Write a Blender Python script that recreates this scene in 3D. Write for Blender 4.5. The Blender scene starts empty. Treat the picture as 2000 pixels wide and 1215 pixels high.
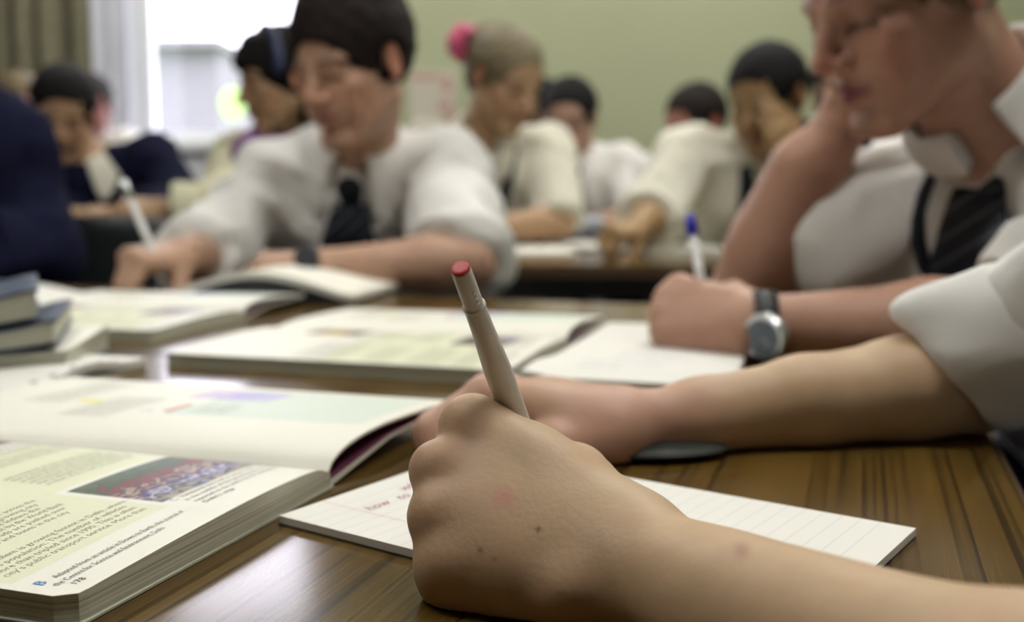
import bpy, bmesh, math, random
import numpy as np
from mathutils import Vector, Matrix, Euler, noise
from mathutils.bvhtree import BVHTree
random.seed(7); rng = np.random.default_rng(7)
scene = bpy.context.scene
COL = scene.collection

# ------------------------------------------------------------------ camera, world, light, exposure
TZ = 0.72                      # table top height
F = 2100.0                     # focal length in pixels of the 2000 px wide frame
CZ = TZ + 0.142                # camera height
PITCH = math.atan(237.5 / F)
cd = bpy.data.cameras.new('camera'); cam = bpy.data.objects.new('camera', cd); COL.objects.link(cam)
cam.location = (0, 0, CZ); cam.rotation_euler = (math.pi/2 - PITCH, 0, 0)
cd.sensor_width = 36.0; cd.lens = F / 2000 * 36.0; cd.clip_start = 0.01; cd.clip_end = 200
cd.dof.use_dof = True; cd.dof.focus_distance = 0.385; cd.dof.aperture_fstop = 6.0; cd.dof.aperture_blades = 7
scene.camera = cam
vs = scene.view_settings
vs.view_transform = 'Standard'; vs.look = 'None'; vs.gamma = 1.0; vs.use_curve_mapping = False
vs.exposure = 0.08
scene.cycles.use_denoising = True
scene.cycles.max_bounces = 7; scene.cycles.diffuse_bounces = 4; scene.cycles.glossy_bounces = 3
scene.cycles.transmission_bounces = 4; scene.cycles.transparent_max_bounces = 8
scene.cycles.sample_clamp_indirect = 6.0
scene.cycles.caustics_reflective = False; scene.cycles.caustics_refractive = False
w = bpy.data.worlds.new('overcast_sky'); scene.world = w; w.use_nodes = True
bg = w.node_tree.nodes['Background']; bg.inputs[0].default_value = (0.885, 0.85, 1.0, 1); bg.inputs[1].default_value = 1.0
# overcast sky: three times brighter overhead than at the horizon, the same all the way round
_tc = w.node_tree.nodes.new('ShaderNodeTexCoord'); _sx = w.node_tree.nodes.new('ShaderNodeSeparateXYZ'); _ma = w.node_tree.nodes.new('ShaderNodeMath'); _ma.operation = 'MULTIPLY_ADD'; _ma.use_clamp = False
SKY = 5.8; _mx = w.node_tree.nodes.new('ShaderNodeMath'); _mx.operation = 'MAXIMUM'; _mx.inputs[1].default_value = 0.0
w.node_tree.links.new(_tc.outputs['Generated'], _sx.inputs[0]); w.node_tree.links.new(_sx.outputs[2], _mx.inputs[0]); w.node_tree.links.new(_mx.outputs[0], _ma.inputs[0]); _ma.inputs[1].default_value = 2*SKY; _ma.inputs[2].default_value = SKY; w.node_tree.links.new(_ma.outputs[0], bg.inputs[1])
LAMP = 24.0                    # ceiling lamp radiance
ROOM = dict(x0=-3.3, x1=2.9, y0=-2.6, y1=4.8, z1=2.9)

def ray(px, py):
    x = (px - 1000) / F; v = -(py - 607.5) / F
    c, s = math.cos(PITCH), math.sin(PITCH)
    return np.array([x, c + v*s, -s + v*c])
def P(px, py, y):              # photo pixel at world distance y
    r = ray(px, py); return np.array([0, 0, CZ]) + r * (y / r[1])
def PT(px, py, z=0.0):         # photo pixel on the plane z above the table
    r = ray(px, py); return np.array([0, 0, CZ]) + r * ((TZ + z - CZ) / r[2])
A_ = math.radians(72.0)
U = np.array([math.cos(A_), math.sin(A_), 0.0])   # table axis running away from the camera
V = np.array([math.sin(A_), -math.cos(A_), 0.0])  # table axis running to the right
def N(v): v = np.asarray(v, float); return v / np.linalg.norm(v)

# ------------------------------------------------------------------ materials
def mat(name, col, rough=0.6, spec=0.5, metal=0.0, noise_amt=0.0, noise_scale=30.0, bump=0.0, bump_scale=80.0, sss=0.0, trans=0.0, emit=None, sheen=0.0, vcol=False):
    m = bpy.data.materials.new(name); m.use_nodes = True
    nt = m.node_tree; b = nt.nodes['Principled BSDF']
    b.inputs['Roughness'].default_value = rough; b.inputs['Specular IOR Level'].default_value = spec
    b.inputs['Metallic'].default_value = metal
    b.inputs['Base Color'].default_value = (*col, 1)
    tc = nt.nodes.new('ShaderNodeTexCoord')
    src = None
    if vcol:
        a = nt.nodes.new('ShaderNodeAttribute'); a.attribute_name = 'Col'; src = a.outputs['Color']
    if noise_amt > 0:
        n = nt.nodes.new('ShaderNodeTexNoise'); n.inputs['Scale'].default_value = noise_scale; n.inputs['Detail'].default_value = 5
        nt.links.new(tc.outputs['Object'], n.inputs['Vector'])
        mr = nt.nodes.new('ShaderNodeMapRange'); mr.inputs[3].default_value = 1 - noise_amt; mr.inputs[4].default_value = 1 + noise_amt
        mr.inputs[1].default_value = 0.3; mr.inputs[2].default_value = 0.7
        nt.links.new(n.outputs['Fac'], mr.inputs[0])
        mx = nt.nodes.new('ShaderNodeMix'); mx.data_type = 'RGBA'; mx.blend_type = 'MULTIPLY'; mx.inputs[0].default_value = 1
        mx.inputs[6].default_value = (*col, 1)
        if src: nt.links.new(src, mx.inputs[6])
        nt.links.new(mr.outputs[0], mx.inputs[7]); src = mx.outputs[2]
    if src: nt.links.new(src, b.inputs['Base Color'])
    if bump > 0:
        n2 = nt.nodes.new('ShaderNodeTexNoise'); n2.inputs['Scale'].default_value = bump_scale; n2.inputs['Detail'].default_value = 4
        nt.links.new(tc.outputs['Object'], n2.inputs['Vector'])
        bp = nt.nodes.new('ShaderNodeBump'); bp.inputs['Strength'].default_value = bump; bp.inputs['Distance'].default_value = 0.01
        nt.links.new(n2.outputs['Fac'], bp.inputs['Height']); nt.links.new(bp.outputs[0], b.inputs['Normal'])
    if sss > 0:
        b.inputs['Subsurface Weight'].default_value = sss; b.inputs['Subsurface Radius'].default_value = (1.0, 0.35, 0.18)
        b.inputs['Subsurface Scale'].default_value = 0.006
    if trans > 0: b.inputs['Transmission Weight'].default_value = trans
    if sheen > 0: b.inputs['Sheen Weight'].default_value = sheen
    if emit:
        b.inputs['Emission Color'].default_value = (*emit[0], 1); b.inputs['Emission Strength'].default_value = emit[1]
    return m
M = {}
def wood(name, c1, c2, c3, rough=0.3):
    m = bpy.data.materials.new(name); m.use_nodes = True; nt = m.node_tree; b = nt.nodes['Principled BSDF']
    L = nt.links.new; nd = nt.nodes.new
    tc = nd('ShaderNodeTexCoord')
    def tex(sx, sy, sc, det, dist=0.0):
        mp = nd('ShaderNodeMapping'); mp.inputs['Scale'].default_value = (sx, sy, 1); L(tc.outputs['Object'], mp.inputs[0])
        n = nd('ShaderNodeTexNoise'); n.inputs['Scale'].default_value = sc; n.inputs['Detail'].default_value = det
        n.inputs['Distortion'].default_value = dist; L(mp.outputs[0], n.inputs['Vector']); return n.outputs['Fac']
    def ramp(f, stops):
        r = nd('ShaderNodeValToRGB'); e = r.color_ramp.elements
        while len(e) < len(stops): e.new(0.5)
        for el, (p, c) in zip(e, stops): el.position = p; el.color = (*c, 1)
        L(f, r.inputs[0]); return r.outputs[0]
    big = ramp(tex(0.7, 20, 1.6, 3, 0.3), [(0.32, c1), (0.68, c2)])
    fine = ramp(tex(1.6, 260, 1.5, 5), [(0.3, (0.78,)*3), (0.7, (1.18,)*3)])
    streak = ramp(tex(0.55, 170, 1.5, 2.0, 0.5), [(0.545, (0, 0, 0)), (0.66, (0.85, 0.85, 0.85))])
    m1 = nd('ShaderNodeMix'); m1.data_type = 'RGBA'; m1.blend_type = 'MULTIPLY'; m1.inputs[0].default_value = 1; L(big, m1.inputs[6]); L(fine, m1.inputs[7])
    m2 = nd('ShaderNodeMix'); m2.data_type = 'RGBA'; L(streak, m2.inputs[0]); L(m1.outputs[2], m2.inputs[6]); m2.inputs[7].default_value = (*c3, 1)
    L(m2.outputs[2], b.inputs['Base Color']); b.inputs['Roughness'].default_value = rough
    b.inputs['Specular IOR Level'].default_value = 0.28
    return m
M['wood'] = wood('wood_laminate', (0.074, 0.042, 0.009), (0.116, 0.067, 0.015), (0.018, 0.010, 0.004), 0.16)
M['table_edge'] = mat('table_edge', (0.075, 0.045, 0.022), 0.45)
M['metal_dark'] = mat('painted_metal', (0.03, 0.032, 0.035), 0.45)
M['wall'] = mat('wall_paint', (0.37, 0.39, 0.255), 0.8, 0.3, noise_amt=0.03, noise_scale=1.5, bump=0.02, bump_scale=150)
M['ceiling'] = mat('ceiling_paint', (0.62, 0.61, 0.58), 0.9)
M['low_bounce'] = mat('dark_wall_low_bounce', (0.14, 0.12, 0.09), 0.6, noise_amt=0.2, noise_scale=6)  # invented dark finish for the unseen left and front walls, weakens bounced light
M['lamp_off'] = mat('unlit_diffuser', (0.8, 0.8, 0.78), 0.5)
M['floor'] = mat('floor_vinyl', (0.10, 0.10, 0.11), 0.5, noise_amt=0.2, noise_scale=8)
M['white_paint'] = mat('white_paint', (0.72, 0.73, 0.76), 0.45)
M['blind'] = mat('blind_fabric', (0.62, 0.63, 0.70), 0.8)
M['curtain'] = mat('curtain_fabric', (0.165, 0.150, 0.095), 0.9, noise_amt=0.15, noise_scale=40)
M['lamp'] = mat('lamp_diffuser', (0.9, 0.9, 0.88), 0.5, emit=((1.0, 0.975, 0.90), LAMP))
M['paper'] = mat('paper', (0.84, 0.82, 0.74), 0.7, 0.3, noise_amt=0.015, noise_scale=20)
M['white_paper'] = mat('white_paper', (0.78, 0.77, 0.73), 0.65, 0.3)
M['page'] = mat('book_page', (0.80, 0.79, 0.71), 0.55, 0.3)
M['panel'] = mat('printed_panel', (0.735, 0.75, 0.56), 0.55, 0.3)
M['green_panel'] = mat('printed_green_panel', (0.66, 0.735, 0.66), 0.55, 0.3)
M['ink'] = mat('print_ink', (0.06, 0.065, 0.06), 0.6)
M['ink_soft'] = mat('print_ink_grey', (0.20, 0.21, 0.15), 0.6)
M['blue_ink'] = mat('blue_print', (0.06, 0.25, 0.62), 0.6)
M['red_ink'] = mat('red_print', (0.55, 0.12, 0.08), 0.6)
M['pen_ink'] = mat('crimson_handwriting', (0.36, 0.06, 0.13), 0.6)
M['biro_ink'] = mat('biro_handwriting', (0.20, 0.22, 0.42), 0.6)
M['yellow_ink'] = mat('yellow_print', (0.75, 0.70, 0.12), 0.6)
M['rule'] = mat('ruled_line', (0.58, 0.62, 0.64), 0.7)
M['rule_red'] = mat('margin_line', (0.66, 0.34, 0.30), 0.7)
M['cover_purple'] = mat('book_cover_purple', (0.16, 0.05, 0.09), 0.35)
M['cover_navy'] = mat('cover_navy', (0.035, 0.055, 0.105), 0.5)
M['cover_black'] = mat('cover_black', (0.018, 0.018, 0.024), 0.5)
M['cover_dark'] = mat('cover_dark_green', (0.025, 0.03, 0.025), 0.45, 0.3)
M['pen_white'] = mat('pen_plastic', (0.63, 0.61, 0.56), 0.35, bump=0.02, bump_scale=400)
M['pen_red'] = mat('pen_end_red', (0.50, 0.035, 0.04), 0.45, noise_amt=0.2, noise_scale=500)
M['pen_clear'] = mat('pen_barrel_pale', (0.70, 0.70, 0.70), 0.3)
M['pen_blue'] = mat('pen_cap_blue', (0.02, 0.015, 0.42), 0.35)
M['shirt'] = mat('white_shirt', (0.73, 0.72, 0.70), 0.85, 0.2, bump=0.10, bump_scale=60, sheen=0.1)
M['shirt_warm'] = mat('cream_shirt', (0.68, 0.66, 0.56), 0.85, 0.2, bump=0.10, bump_scale=60)
M['cardigan'] = mat('cream_cardigan', (0.66, 0.64, 0.46), 0.95, 0.1, bump=0.2, bump_scale=120)
M['navy'] = mat('navy_wool', (0.008, 0.009, 0.028), 0.95, 0.1, noise_amt=0.2, noise_scale=60)
M['purple'] = mat('purple_top', (0.22, 0.075, 0.28), 0.8)
M['vest'] = mat('dark_green_navy_vest', (0.016, 0.024, 0.030), 0.9, 0.2)
M['trousers'] = mat('charcoal_trousers', (0.018, 0.018, 0.024), 0.9, 0.2)
M['trousers_blue'] = mat('violet_navy_trousers', (0.022, 0.020, 0.05), 0.9, 0.2)
M['shoe'] = mat('black_shoe', (0.01, 0.01, 0.01), 0.4)
M['sock'] = mat('grey_sock', (0.35, 0.35, 0.36), 0.9)
M['hair_dark'] = mat('dark_brown_hair', (0.016, 0.011, 0.010), 0.7, 0.15, noise_amt=0.4, noise_scale=90, bump=0.6, bump_scale=160)
M['hair_black'] = mat('black_hair', (0.008, 0.007, 0.008), 0.7, 0.15, noise_amt=0.4, noise_scale=90, bump=0.6, bump_scale=160)
M['hair_fair'] = mat('fair_hair', (0.17, 0.135, 0.075), 0.5, 0.4, noise_amt=0.55, noise_scale=60, bump=0.6, bump_scale=120)
M['hair_brown'] = mat('light_brown_hair', (0.15, 0.10, 0.045), 0.5, 0.4, noise_amt=0.4, noise_scale=60, bump=0.6, bump_scale=120)
M['scrunchie'] = mat('pink_scrunchie', (0.62, 0.10, 0.22), 0.8, noise_amt=0.3, noise_scale=60)
M['headband'] = mat('navy_headband', (0.02, 0.03, 0.09), 0.6)
M['skin'] = mat('skin', (0.45, 0.3, 0.2), 0.5, 0.35, noise_amt=0.05, noise_scale=70, bump=0.05, bump_scale=420, sss=0.12, vcol=True)
M['skin_far'] = mat('skin_soft', (0.45, 0.3, 0.2), 0.55, 0.3, noise_amt=0.05, noise_scale=40, vcol=True)
M['glass'] = mat('spectacle_lens', (0.8, 0.85, 0.85), 0.1, 0.6)
M['watch_case'] = mat('watch_steel', (0.55, 0.57, 0.58), 0.28, metal=0.9)
M['watch_face'] = mat('watch_dial', (0.10, 0.13, 0.17), 0.3)
M['strap'] = mat('watch_strap', (0.012, 0.014, 0.016), 0.5)
M['chair'] = mat('grey_plastic_chair', (0.035, 0.042, 0.045), 0.45)
M['chrome'] = mat('chair_leg_steel', (0.25, 0.25, 0.26), 0.35, metal=0.8)
M['button'] = mat('shirt_button', (0.75, 0.75, 0.75), 0.4)
M['case'] = mat('pencil_case_fabric', (0.30, 0.32, 0.38), 0.8, noise_amt=0.8, noise_scale=60)
M['outside_wall'] = mat('outside_render', (0.135, 0.128, 0.142), 0.9)
M['outside_glass'] = mat('outside_window', (0.36, 0.36, 0.48), 0.4)
M['grass'] = mat('outside_grass', (0.12, 0.2, 0.06), 0.9)
M['ornament'] = mat('green_glass_ornament', (0.45, 0.85, 0.22), 0.2, trans=0.0)
M['poster'] = mat('poster_paper', (0.52, 0.48, 0.40), 0.7)
M['poster_red'] = mat('poster_pattern', (0.42, 0.22, 0.19), 0.7)
# window glass: mostly clear, a little reflection
g = bpy.data.materials.new('window_glass'); g.use_nodes = True; nt = g.node_tree; nt.nodes.clear()
o_ = nt.nodes.new('ShaderNodeOutputMaterial'); mx_ = nt.nodes.new('ShaderNodeMixShader'); tr_ = nt.nodes.new('ShaderNodeBsdfTransparent'); gl_ = nt.nodes.new('ShaderNodeBsdfGlossy')
gl_.inputs['Roughness'].default_value = 0.05; mx_.inputs[0].default_value = 0.06; tr_.inputs[0].default_value = (0.97, 0.98, 0.97, 1)
nt.links.new(tr_.outputs[0], mx_.inputs[1]); nt.links.new(gl_.outputs[0], mx_.inputs[2]); nt.links.new(mx_.outputs[0], o_.inputs[0]); M['window_glass'] = g
# striped school tie, page edges, printed photographs
def striped(name, base, stripe, scale, axis_rot, width=0.9):
    m = mat(name, base, 0.6, 0.3); nt = m.node_tree; b = nt.nodes['Principled BSDF']
    uv = nt.nodes.new('ShaderNodeUVMap'); mp = nt.nodes.new('ShaderNodeMapping'); mp.inputs['Rotation'].default_value = (0, 0, axis_rot); mp.inputs['Scale'].default_value = (scale,)*3
    wv = nt.nodes.new('ShaderNodeTexWave'); wv.inputs['Scale'].default_value = 1.0; wv.inputs['Distortion'].default_value = 0
    nt.links.new(uv.outputs[0], mp.inputs[0]); nt.links.new(mp.outputs[0], wv.inputs[0])
    r = nt.nodes.new('ShaderNodeValToRGB'); r.color_ramp.elements[0].position = width; r.color_ramp.elements[0].color = (*base, 1); r.color_ramp.elements[1].position = min(1, width+0.05); r.color_ramp.elements[1].color = (*stripe, 1)
    nt.links.new(wv.outputs['Fac'], r.inputs[0]); nt.links.new(r.outputs[0], b.inputs['Base Color']); return m
M['tie'] = striped('striped_school_tie', (0.010, 0.014, 0.024), (0.085, 0.095, 0.12), 16.0, 0.8, 0.88)
def page_edges():
    m = mat('page_edges', (0.42, 0.42, 0.34), 0.8); nt = m.node_tree; b = nt.nodes['Principled BSDF']
    tc = nt.nodes.new('ShaderNodeTexCoord'); mp = nt.nodes.new('ShaderNodeMapping'); mp.inputs['Scale'].default_value = (3, 3, 1500)
    n = nt.nodes.new('ShaderNodeTexNoise'); n.inputs['Scale'].default_value = 1.0; n.inputs['Detail'].default_value = 3
    nt.links.new(tc.outputs['Object'], mp.inputs[0]); nt.links.new(mp.outputs[0], n.inputs[0])
    r = nt.nodes.new('ShaderNodeValToRGB'); r.color_ramp.elements[0].position = 0.35; r.color_ramp.elements[0].color = (0.30, 0.30, 0.23, 1); r.color_ramp.elements[1].position = 0.6; r.color_ramp.elements[1].color = (0.66, 0.66, 0.55, 1)
    nt.links.new(n.outputs['Fac'], r.inputs[0]); nt.links.new(r.outputs[0], b.inputs['Base Color']); return m
M['page_edges'] = page_edges()
def photo_print(name, stops, scale, seed, band=None, det=4.0):
    # printed picture: bands of colour with blotches, in the print's own UVs
    m = mat(name, (0.2, 0.2, 0.2), 0.5, 0.3); nt = m.node_tree; b = nt.nodes['Principled BSDF']; L = nt.links.new
    uv = nt.nodes.new('ShaderNodeUVMap'); mp = nt.nodes.new('ShaderNodeMapping'); mp.inputs['Location'].default_value = (seed, seed*0.7, 0); mp.inputs['Scale'].default_value = scale
    L(uv.outputs[0], mp.inputs[0]); n = nt.nodes.new('ShaderNodeTexNoise'); n.inputs['Scale'].default_value = 1; n.inputs['Detail'].default_value = det; n.inputs['Distortion'].default_value = 0.6
    L(mp.outputs[0], n.inputs[0])
    sx = nt.nodes.new('ShaderNodeSeparateXYZ'); L(uv.outputs[0], sx.inputs[0])
    a = nt.nodes.new('ShaderNodeMath'); a.operation = 'MULTIPLY_ADD'; a.inputs[1].default_value = 0.75; L(n.outputs['Fac'], a.inputs[0])
    s2 = nt.nodes.new('ShaderNodeMath'); s2.operation = 'MULTIPLY_ADD'; s2.inputs[1].default_value = 0.9; s2.inputs[2].default_value = -0.36; L(sx.outputs[1], s2.inputs[0]); L(s2.outputs[0], a.inputs[2])
    r = nt.nodes.new('ShaderNodeValToRGB'); e = r.color_ramp.elements
    while len(e) < len(stops): e.new(0.5)
    for el, (p, c) in zip(e, stops): el.position = p; el.color = (*c, 1)
    L(a.outputs[0], r.inputs[0]); L(r.outputs[0], b.inputs['Base Color']); return m
M['photo'] = photo_print('printed_crowd_photo', [(0.0, (0.33, 0.28, 0.20)), (0.14, (0.02, 0.025, 0.06)), (0.22, (0.45, 0.42, 0.55)), (0.27, (0.05, 0.04, 0.16)), (0.34, (0.10, 0.025, 0.06)), (0.42, (0.42, 0.33, 0.24)), (0.47, (0.07, 0.03, 0.06)), (0.54, (0.20, 0.035, 0.03)), (0.62, (0.15, 0.03, 0.025)), (0.68, (0.045, 0.065, 0.04)), (0.9, (0.09, 0.13, 0.08)), (1.0, (0.05, 0.08, 0.05))], (9, 8, 1), 3.1, det=7.0)
M['photo_orange'] = photo_print('printed_orange_photo', [(0.2, (0.14, 0.10, 0.10)), (0.45, (0.42, 0.28, 0.07)), (0.6, (0.55, 0.42, 0.12)), (0.8, (0.18, 0.13, 0.09))], (4, 5, 1), 1.3)
M['photo_violet'] = photo_print('printed_violet_map', [(0.2, (0.50, 0.48, 0.70)), (0.5, (0.36, 0.33, 0.62)), (0.7, (0.58, 0.50, 0.66))], (5, 5, 1), 5.3)

# ------------------------------------------------------------------ mesh helpers
def link(name, me, m=None, parent=None):
    o = bpy.data.objects.new(name, me); COL.objects.link(o)
    if m is not None: me.materials.append(M[m] if isinstance(m, str) else m)
    if parent is not None: o.parent = parent
    return o
def mesh_np(name, v, f, smooth=True):
    me = bpy.data.meshes.new(name); v = np.asarray(v, np.float32); f = np.asarray(f, np.int32); k = f.shape[1]
    me.vertices.add(len(v)); me.vertices.foreach_set('co', v.ravel())
    me.loops.add(f.size); me.loops.foreach_set('vertex_index', f.ravel())
    me.polygons.add(len(f)); me.polygons.foreach_set('loop_start', np.arange(0, f.size, k, dtype=np.int32)); me.polygons.foreach_set('loop_total', np.full(len(f), k, np.int32))
    me.polygons.foreach_set('use_smooth', np.full(len(f), smooth, bool)); me.update(calc_edges=True); return me
def bm_obj(name, bm, m=None, parent=None, smooth=False):
    me = bpy.data.meshes.new(name); bmesh.ops.recalc_face_normals(bm, faces=bm.faces); bm.to_mesh(me); bm.free()
    if smooth: me.polygons.foreach_set('use_smooth', np.ones(len(me.polygons), bool))
    return link(name, me, m, parent)
def box(bm, c, s, R=None, bev=0.0):
    r = bmesh.ops.create_cube(bm, size=1.0); vs_ = r['verts']
    T = Matrix.Translation(Vector(c)) @ (R.to_4x4() if R is not None else Matrix.Identity(4)) @ Matrix.Diagonal((*s, 1))
    bmesh.ops.transform(bm, matrix=T, verts=vs_)
    if bev > 0:
        es = list({e for v in vs_ for e in v.link_edges}); bmesh.ops.bevel(bm, geom=es, offset=bev, segments=2, affect='EDGES')
def tube(bm, pts, rad, n=12, cap=True):
    pts = [Vector(p) for p in pts]; rad = rad if hasattr(rad, '__len__') else [rad]*len(pts)
    rings = []; up = None
    for i, p in enumerate(pts):
        t = (pts[min(i+1, len(pts)-1)] - pts[max(i-1, 0)])
        if t.length < 1e-9: t = Vector((0, 0, 1))
        t.normalize()
        if up is None: up = t.orthogonal().normalized()
        up = (up - t*up.dot(t)).normalized(); b = t.cross(up)
        rings.append([bm.verts.new(p + (up*math.cos(a) + b*math.sin(a))*rad[i]) for a in [2*math.pi*k/n for k in range(n)]])
    for a, b in zip(rings[:-1], rings[1:]):
        for k in range(n): bm.faces.new((a[k], a[(k+1) % n], b[(k+1) % n], b[k]))
    if cap: bm.faces.new(list(reversed(rings[0]))); bm.faces.new(rings[-1])
def thing(name, label, cat, loc=(0, 0, 0), rz=0.0, group=None):
    o = bpy.data.objects.new(name, None); COL.objects.link(o); o.location = tuple(loc); o.rotation_euler = (0, 0, rz); o.empty_display_size = 0.05
    return tag(o, label, cat, group)
def tag(o, label, cat, group=None):
    o['label'] = label; o['category'] = cat
    if group: o['group'] = group
    return o
def struct(o): o['kind'] = 'structure'; return o
def copy_tree(o, parent=None):
    c = o.copy(); COL.objects.link(c); c.parent = parent
    for ch in list(o.children): copy_tree(ch, c)
    return c
# ------------------------------------------------------------------ smooth-blended solids -> one continuous surface
class Solid:
    def __init__(s): s.ops = []
    def _add(s, fn, lo, hi, k, mode): s.ops.append((fn, np.asarray(lo, float), np.asarray(hi, float), k, mode)); return s
    def cone(s, a, b, ra, rb, k=0.01, flat=None, q=1.0, mode='u'):
        a = np.asarray(a, float); b = np.asarray(b, float); ab = b - a; L2 = max(ab @ ab, 1e-12); r = max(ra, rb)
        nn = N(flat) if flat is not None else None
        def fn(X, Y, Z):
            t = np.clip(((X-a[0])*ab[0] + (Y-a[1])*ab[1] + (Z-a[2])*ab[2]) / L2, 0, 1)
            dx = X-a[0]-t*ab[0]; dy = Y-a[1]-t*ab[1]; dz = Z-a[2]-t*ab[2]; d2 = dx*dx + dy*dy + dz*dz
            if nn is not None:
                vn = dx*nn[0] + dy*nn[1] + dz*nn[2]; d2 = d2 + vn*vn*(1/(q*q) - 1)
            return np.sqrt(d2) - (ra + (rb-ra)*t)
        return s._add(fn, np.minimum(a, b) - r, np.maximum(a, b) + r, k, mode)
    def chain(s, pts, rad, k=0.008, flat=None, q=1.0):
        for i in range(len(pts)-1): s.cone(pts[i], pts[i+1], rad[i], rad[i+1], k, flat, q)
        return s
    def ell(s, c, r, R=None, k=0.01, mode='u'):
        c = np.asarray(c, float); r = np.asarray(r, float); R = np.eye(3) if R is None else np.asarray(R, float)
        def fn(X, Y, Z):
            x = X-c[0]; y = Y-c[1]; z = Z-c[2]
            q0 = (x*R[0, 0] + y*R[1, 0] + z*R[2, 0]) / r[0]; q1 = (x*R[0, 1] + y*R[1, 1] + z*R[2, 1]) / r[1]; q2 = (x*R[0, 2] + y*R[1, 2] + z*R[2, 2]) / r[2]
            k0 = np.sqrt(q0*q0 + q1*q1 + q2*q2); k1 = np.sqrt((q0/r[0])**2 + (q1/r[1])**2 + (q2/r[2])**2)
            return k0*(k0-1) / np.maximum(k1, 1e-6)
        e = np.sqrt(((R*r[None, :])**2).sum(1))
        return s._add(fn, c - e, c + e, k, mode)
    def cut(s, p, n, k=0.004):          # remove what lies on the side n of the plane through p
        p = np.asarray(p, float); n = N(n)
        def fn(X, Y, Z): return -((X-p[0])*n[0] + (Y-p[1])*n[1] + (Z-p[2])*n[2])
        return s._add(fn, None, None, k, 'cut')
    def cut_near(s, p, n, rad, k=0.004):  # the same, only within a ball
        p = np.asarray(p, float); n = N(n)
        def fn(X, Y, Z):
            d = -((X-p[0])*n[0] + (Y-p[1])*n[1] + (Z-p[2])*n[2])
            b = np.sqrt((X-p[0])**2 + (Y-p[1])**2 + (Z-p[2])**2) - rad
            return np.maximum(d, b)
        return s._add(fn, p - rad, p + rad, k, 's')
    def mesh(s, h, floor=None):
        lo = np.min([o[1] for o in s.ops if o[4] == 'u'], 0) - 3*h - 0.004; hi = np.max([o[2] for o in s.ops if o[4] == 'u'], 0) + 3*h + 0.004
        n = np.ceil((hi-lo)/h).astype(int) + 1; G = np.full(n, 1.0, np.float32)
        ax = [(lo[i] + h*np.arange(n[i])).astype(np.float32) for i in range(3)]
        for fn, a, b, k, mode in s.ops:
            if mode == 'cut': a, b = lo, hi
            pad = k + 2.5*h
            i0 = np.clip(np.floor((a-pad-lo)/h).astype(int), 0, n-1); i1 = np.clip(np.ceil((b+pad-lo)/h).astype(int) + 1, 1, n)
            sl = tuple(slice(i0[i], i1[i]) for i in range(3))
            if any(i1 <= i0): continue
            X = ax[0][sl[0]][:, None, None]; Y = ax[1][sl[1]][None, :, None]; Z = ax[2][sl[2]][None, None, :]
            d = fn(X, Y, Z).astype(np.float32); g_ = G[sl]
            if mode == 'u':
                e = np.maximum(k - np.abs(g_-d), 0)/k; G[sl] = np.minimum(g_, d) - e*e*k*0.25
            else:
                d = -d; e = np.maximum(k - np.abs(g_-d), 0)/k; G[sl] = np.maximum(g_, d) + e*e*k*0.25
        if floor is not None:
            G = np.maximum(G, (floor - ax[2])[None, None, :])
        return nets(G, lo, h)
def nets(G, lo, h):
    S = G < 0; nx, ny, nz = G.shape
    cnt = np.zeros((nx-1, ny-1, nz-1), np.int8)
    for i in (0, 1):
        for j in (0, 1):
            for k in (0, 1): cnt += S[i:nx-1+i, j:ny-1+j, k:nz-1+k]
    act = np.argwhere((cnt > 0) & (cnt < 8)); idx = np.full(cnt.shape, -1, np.int32); idx[act[:, 0], act[:, 1], act[:, 2]] = np.arange(len(act))
    cor = [(i, j, k) for i in (0, 1) for j in (0, 1) for k in (0, 1)]
    val = {c: G[act[:, 0]+c[0], act[:, 1]+c[1], act[:, 2]+c[2]] for c in cor}
    acc = np.zeros((len(act), 3), np.float32); num = np.zeros(len(act), np.float32)
    for c in cor:
        for a in range(3):
            if c[a] == 0:
                d = list(c); d[a] = 1; d = tuple(d); va, vb = val[c], val[d]; m = (va < 0) != (vb < 0)
                t = np.where(m, va/np.where(m, va-vb, 1), 0); p = np.zeros((len(act), 3), np.float32); p[:] = c; p[:, a] += t
                acc += p*m[:, None]; num += m
    v = (act + acc/num[:, None])*h + lo
    quads = []
    for a in range(3):
        b, c = (a+1) % 3, (a+2) % 3
        s0 = [slice(None)]*3; s1 = [slice(None)]*3; s0[a] = slice(0, -1); s1[a] = slice(1, None)
        for fl in (0, 1):
            m = (S[tuple(s0)] & ~S[tuple(s1)]) if fl == 0 else (~S[tuple(s0)] & S[tuple(s1)])
            e = np.argwhere(m); e = e[(e[:, b] > 0) & (e[:, c] > 0) & (e[:, b] < G.shape[b]-1) & (e[:, c] < G.shape[c]-1)]
            if not len(e): continue
            def at(db, dc):
                q = e.copy(); q[:, b] -= db; q[:, c] -= dc; return idx[q[:, 0], q[:, 1], q[:, 2]]
            f = np.stack([at(1, 1), at(0, 1), at(0, 0), at(1, 0)], 1)
            quads.append(f if fl == 0 else f[:, ::-1])
    return v.astype(np.float32), np.concatenate(quads)
def normals(v, f):
    n = np.cross(v[f[:, 2]]-v[f[:, 0]], v[f[:, 3]]-v[f[:, 1]]); o = np.zeros_like(v)
    for k in range(4): np.add.at(o, f[:, k], n)
    return o/np.maximum(np.linalg.norm(o, axis=1, keepdims=True), 1e-12)
def relax(v, f, it=2, lam=0.5):
    for _ in range(it):
        a = np.zeros_like(v); c = np.zeros(len(v), np.float32)
        for k in range(4):
            np.add.at(a, f[:, k], v[f[:, (k+1) % 4]]); np.add.at(c, f[:, k], 1)
            np.add.at(a, f[:, (k+1) % 4], v[f[:, k]]); np.add.at(c, f[:, (k+1) % 4], 1)
        v = v + lam*(a/np.maximum(c, 1)[:, None] - v)
    return v
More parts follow.
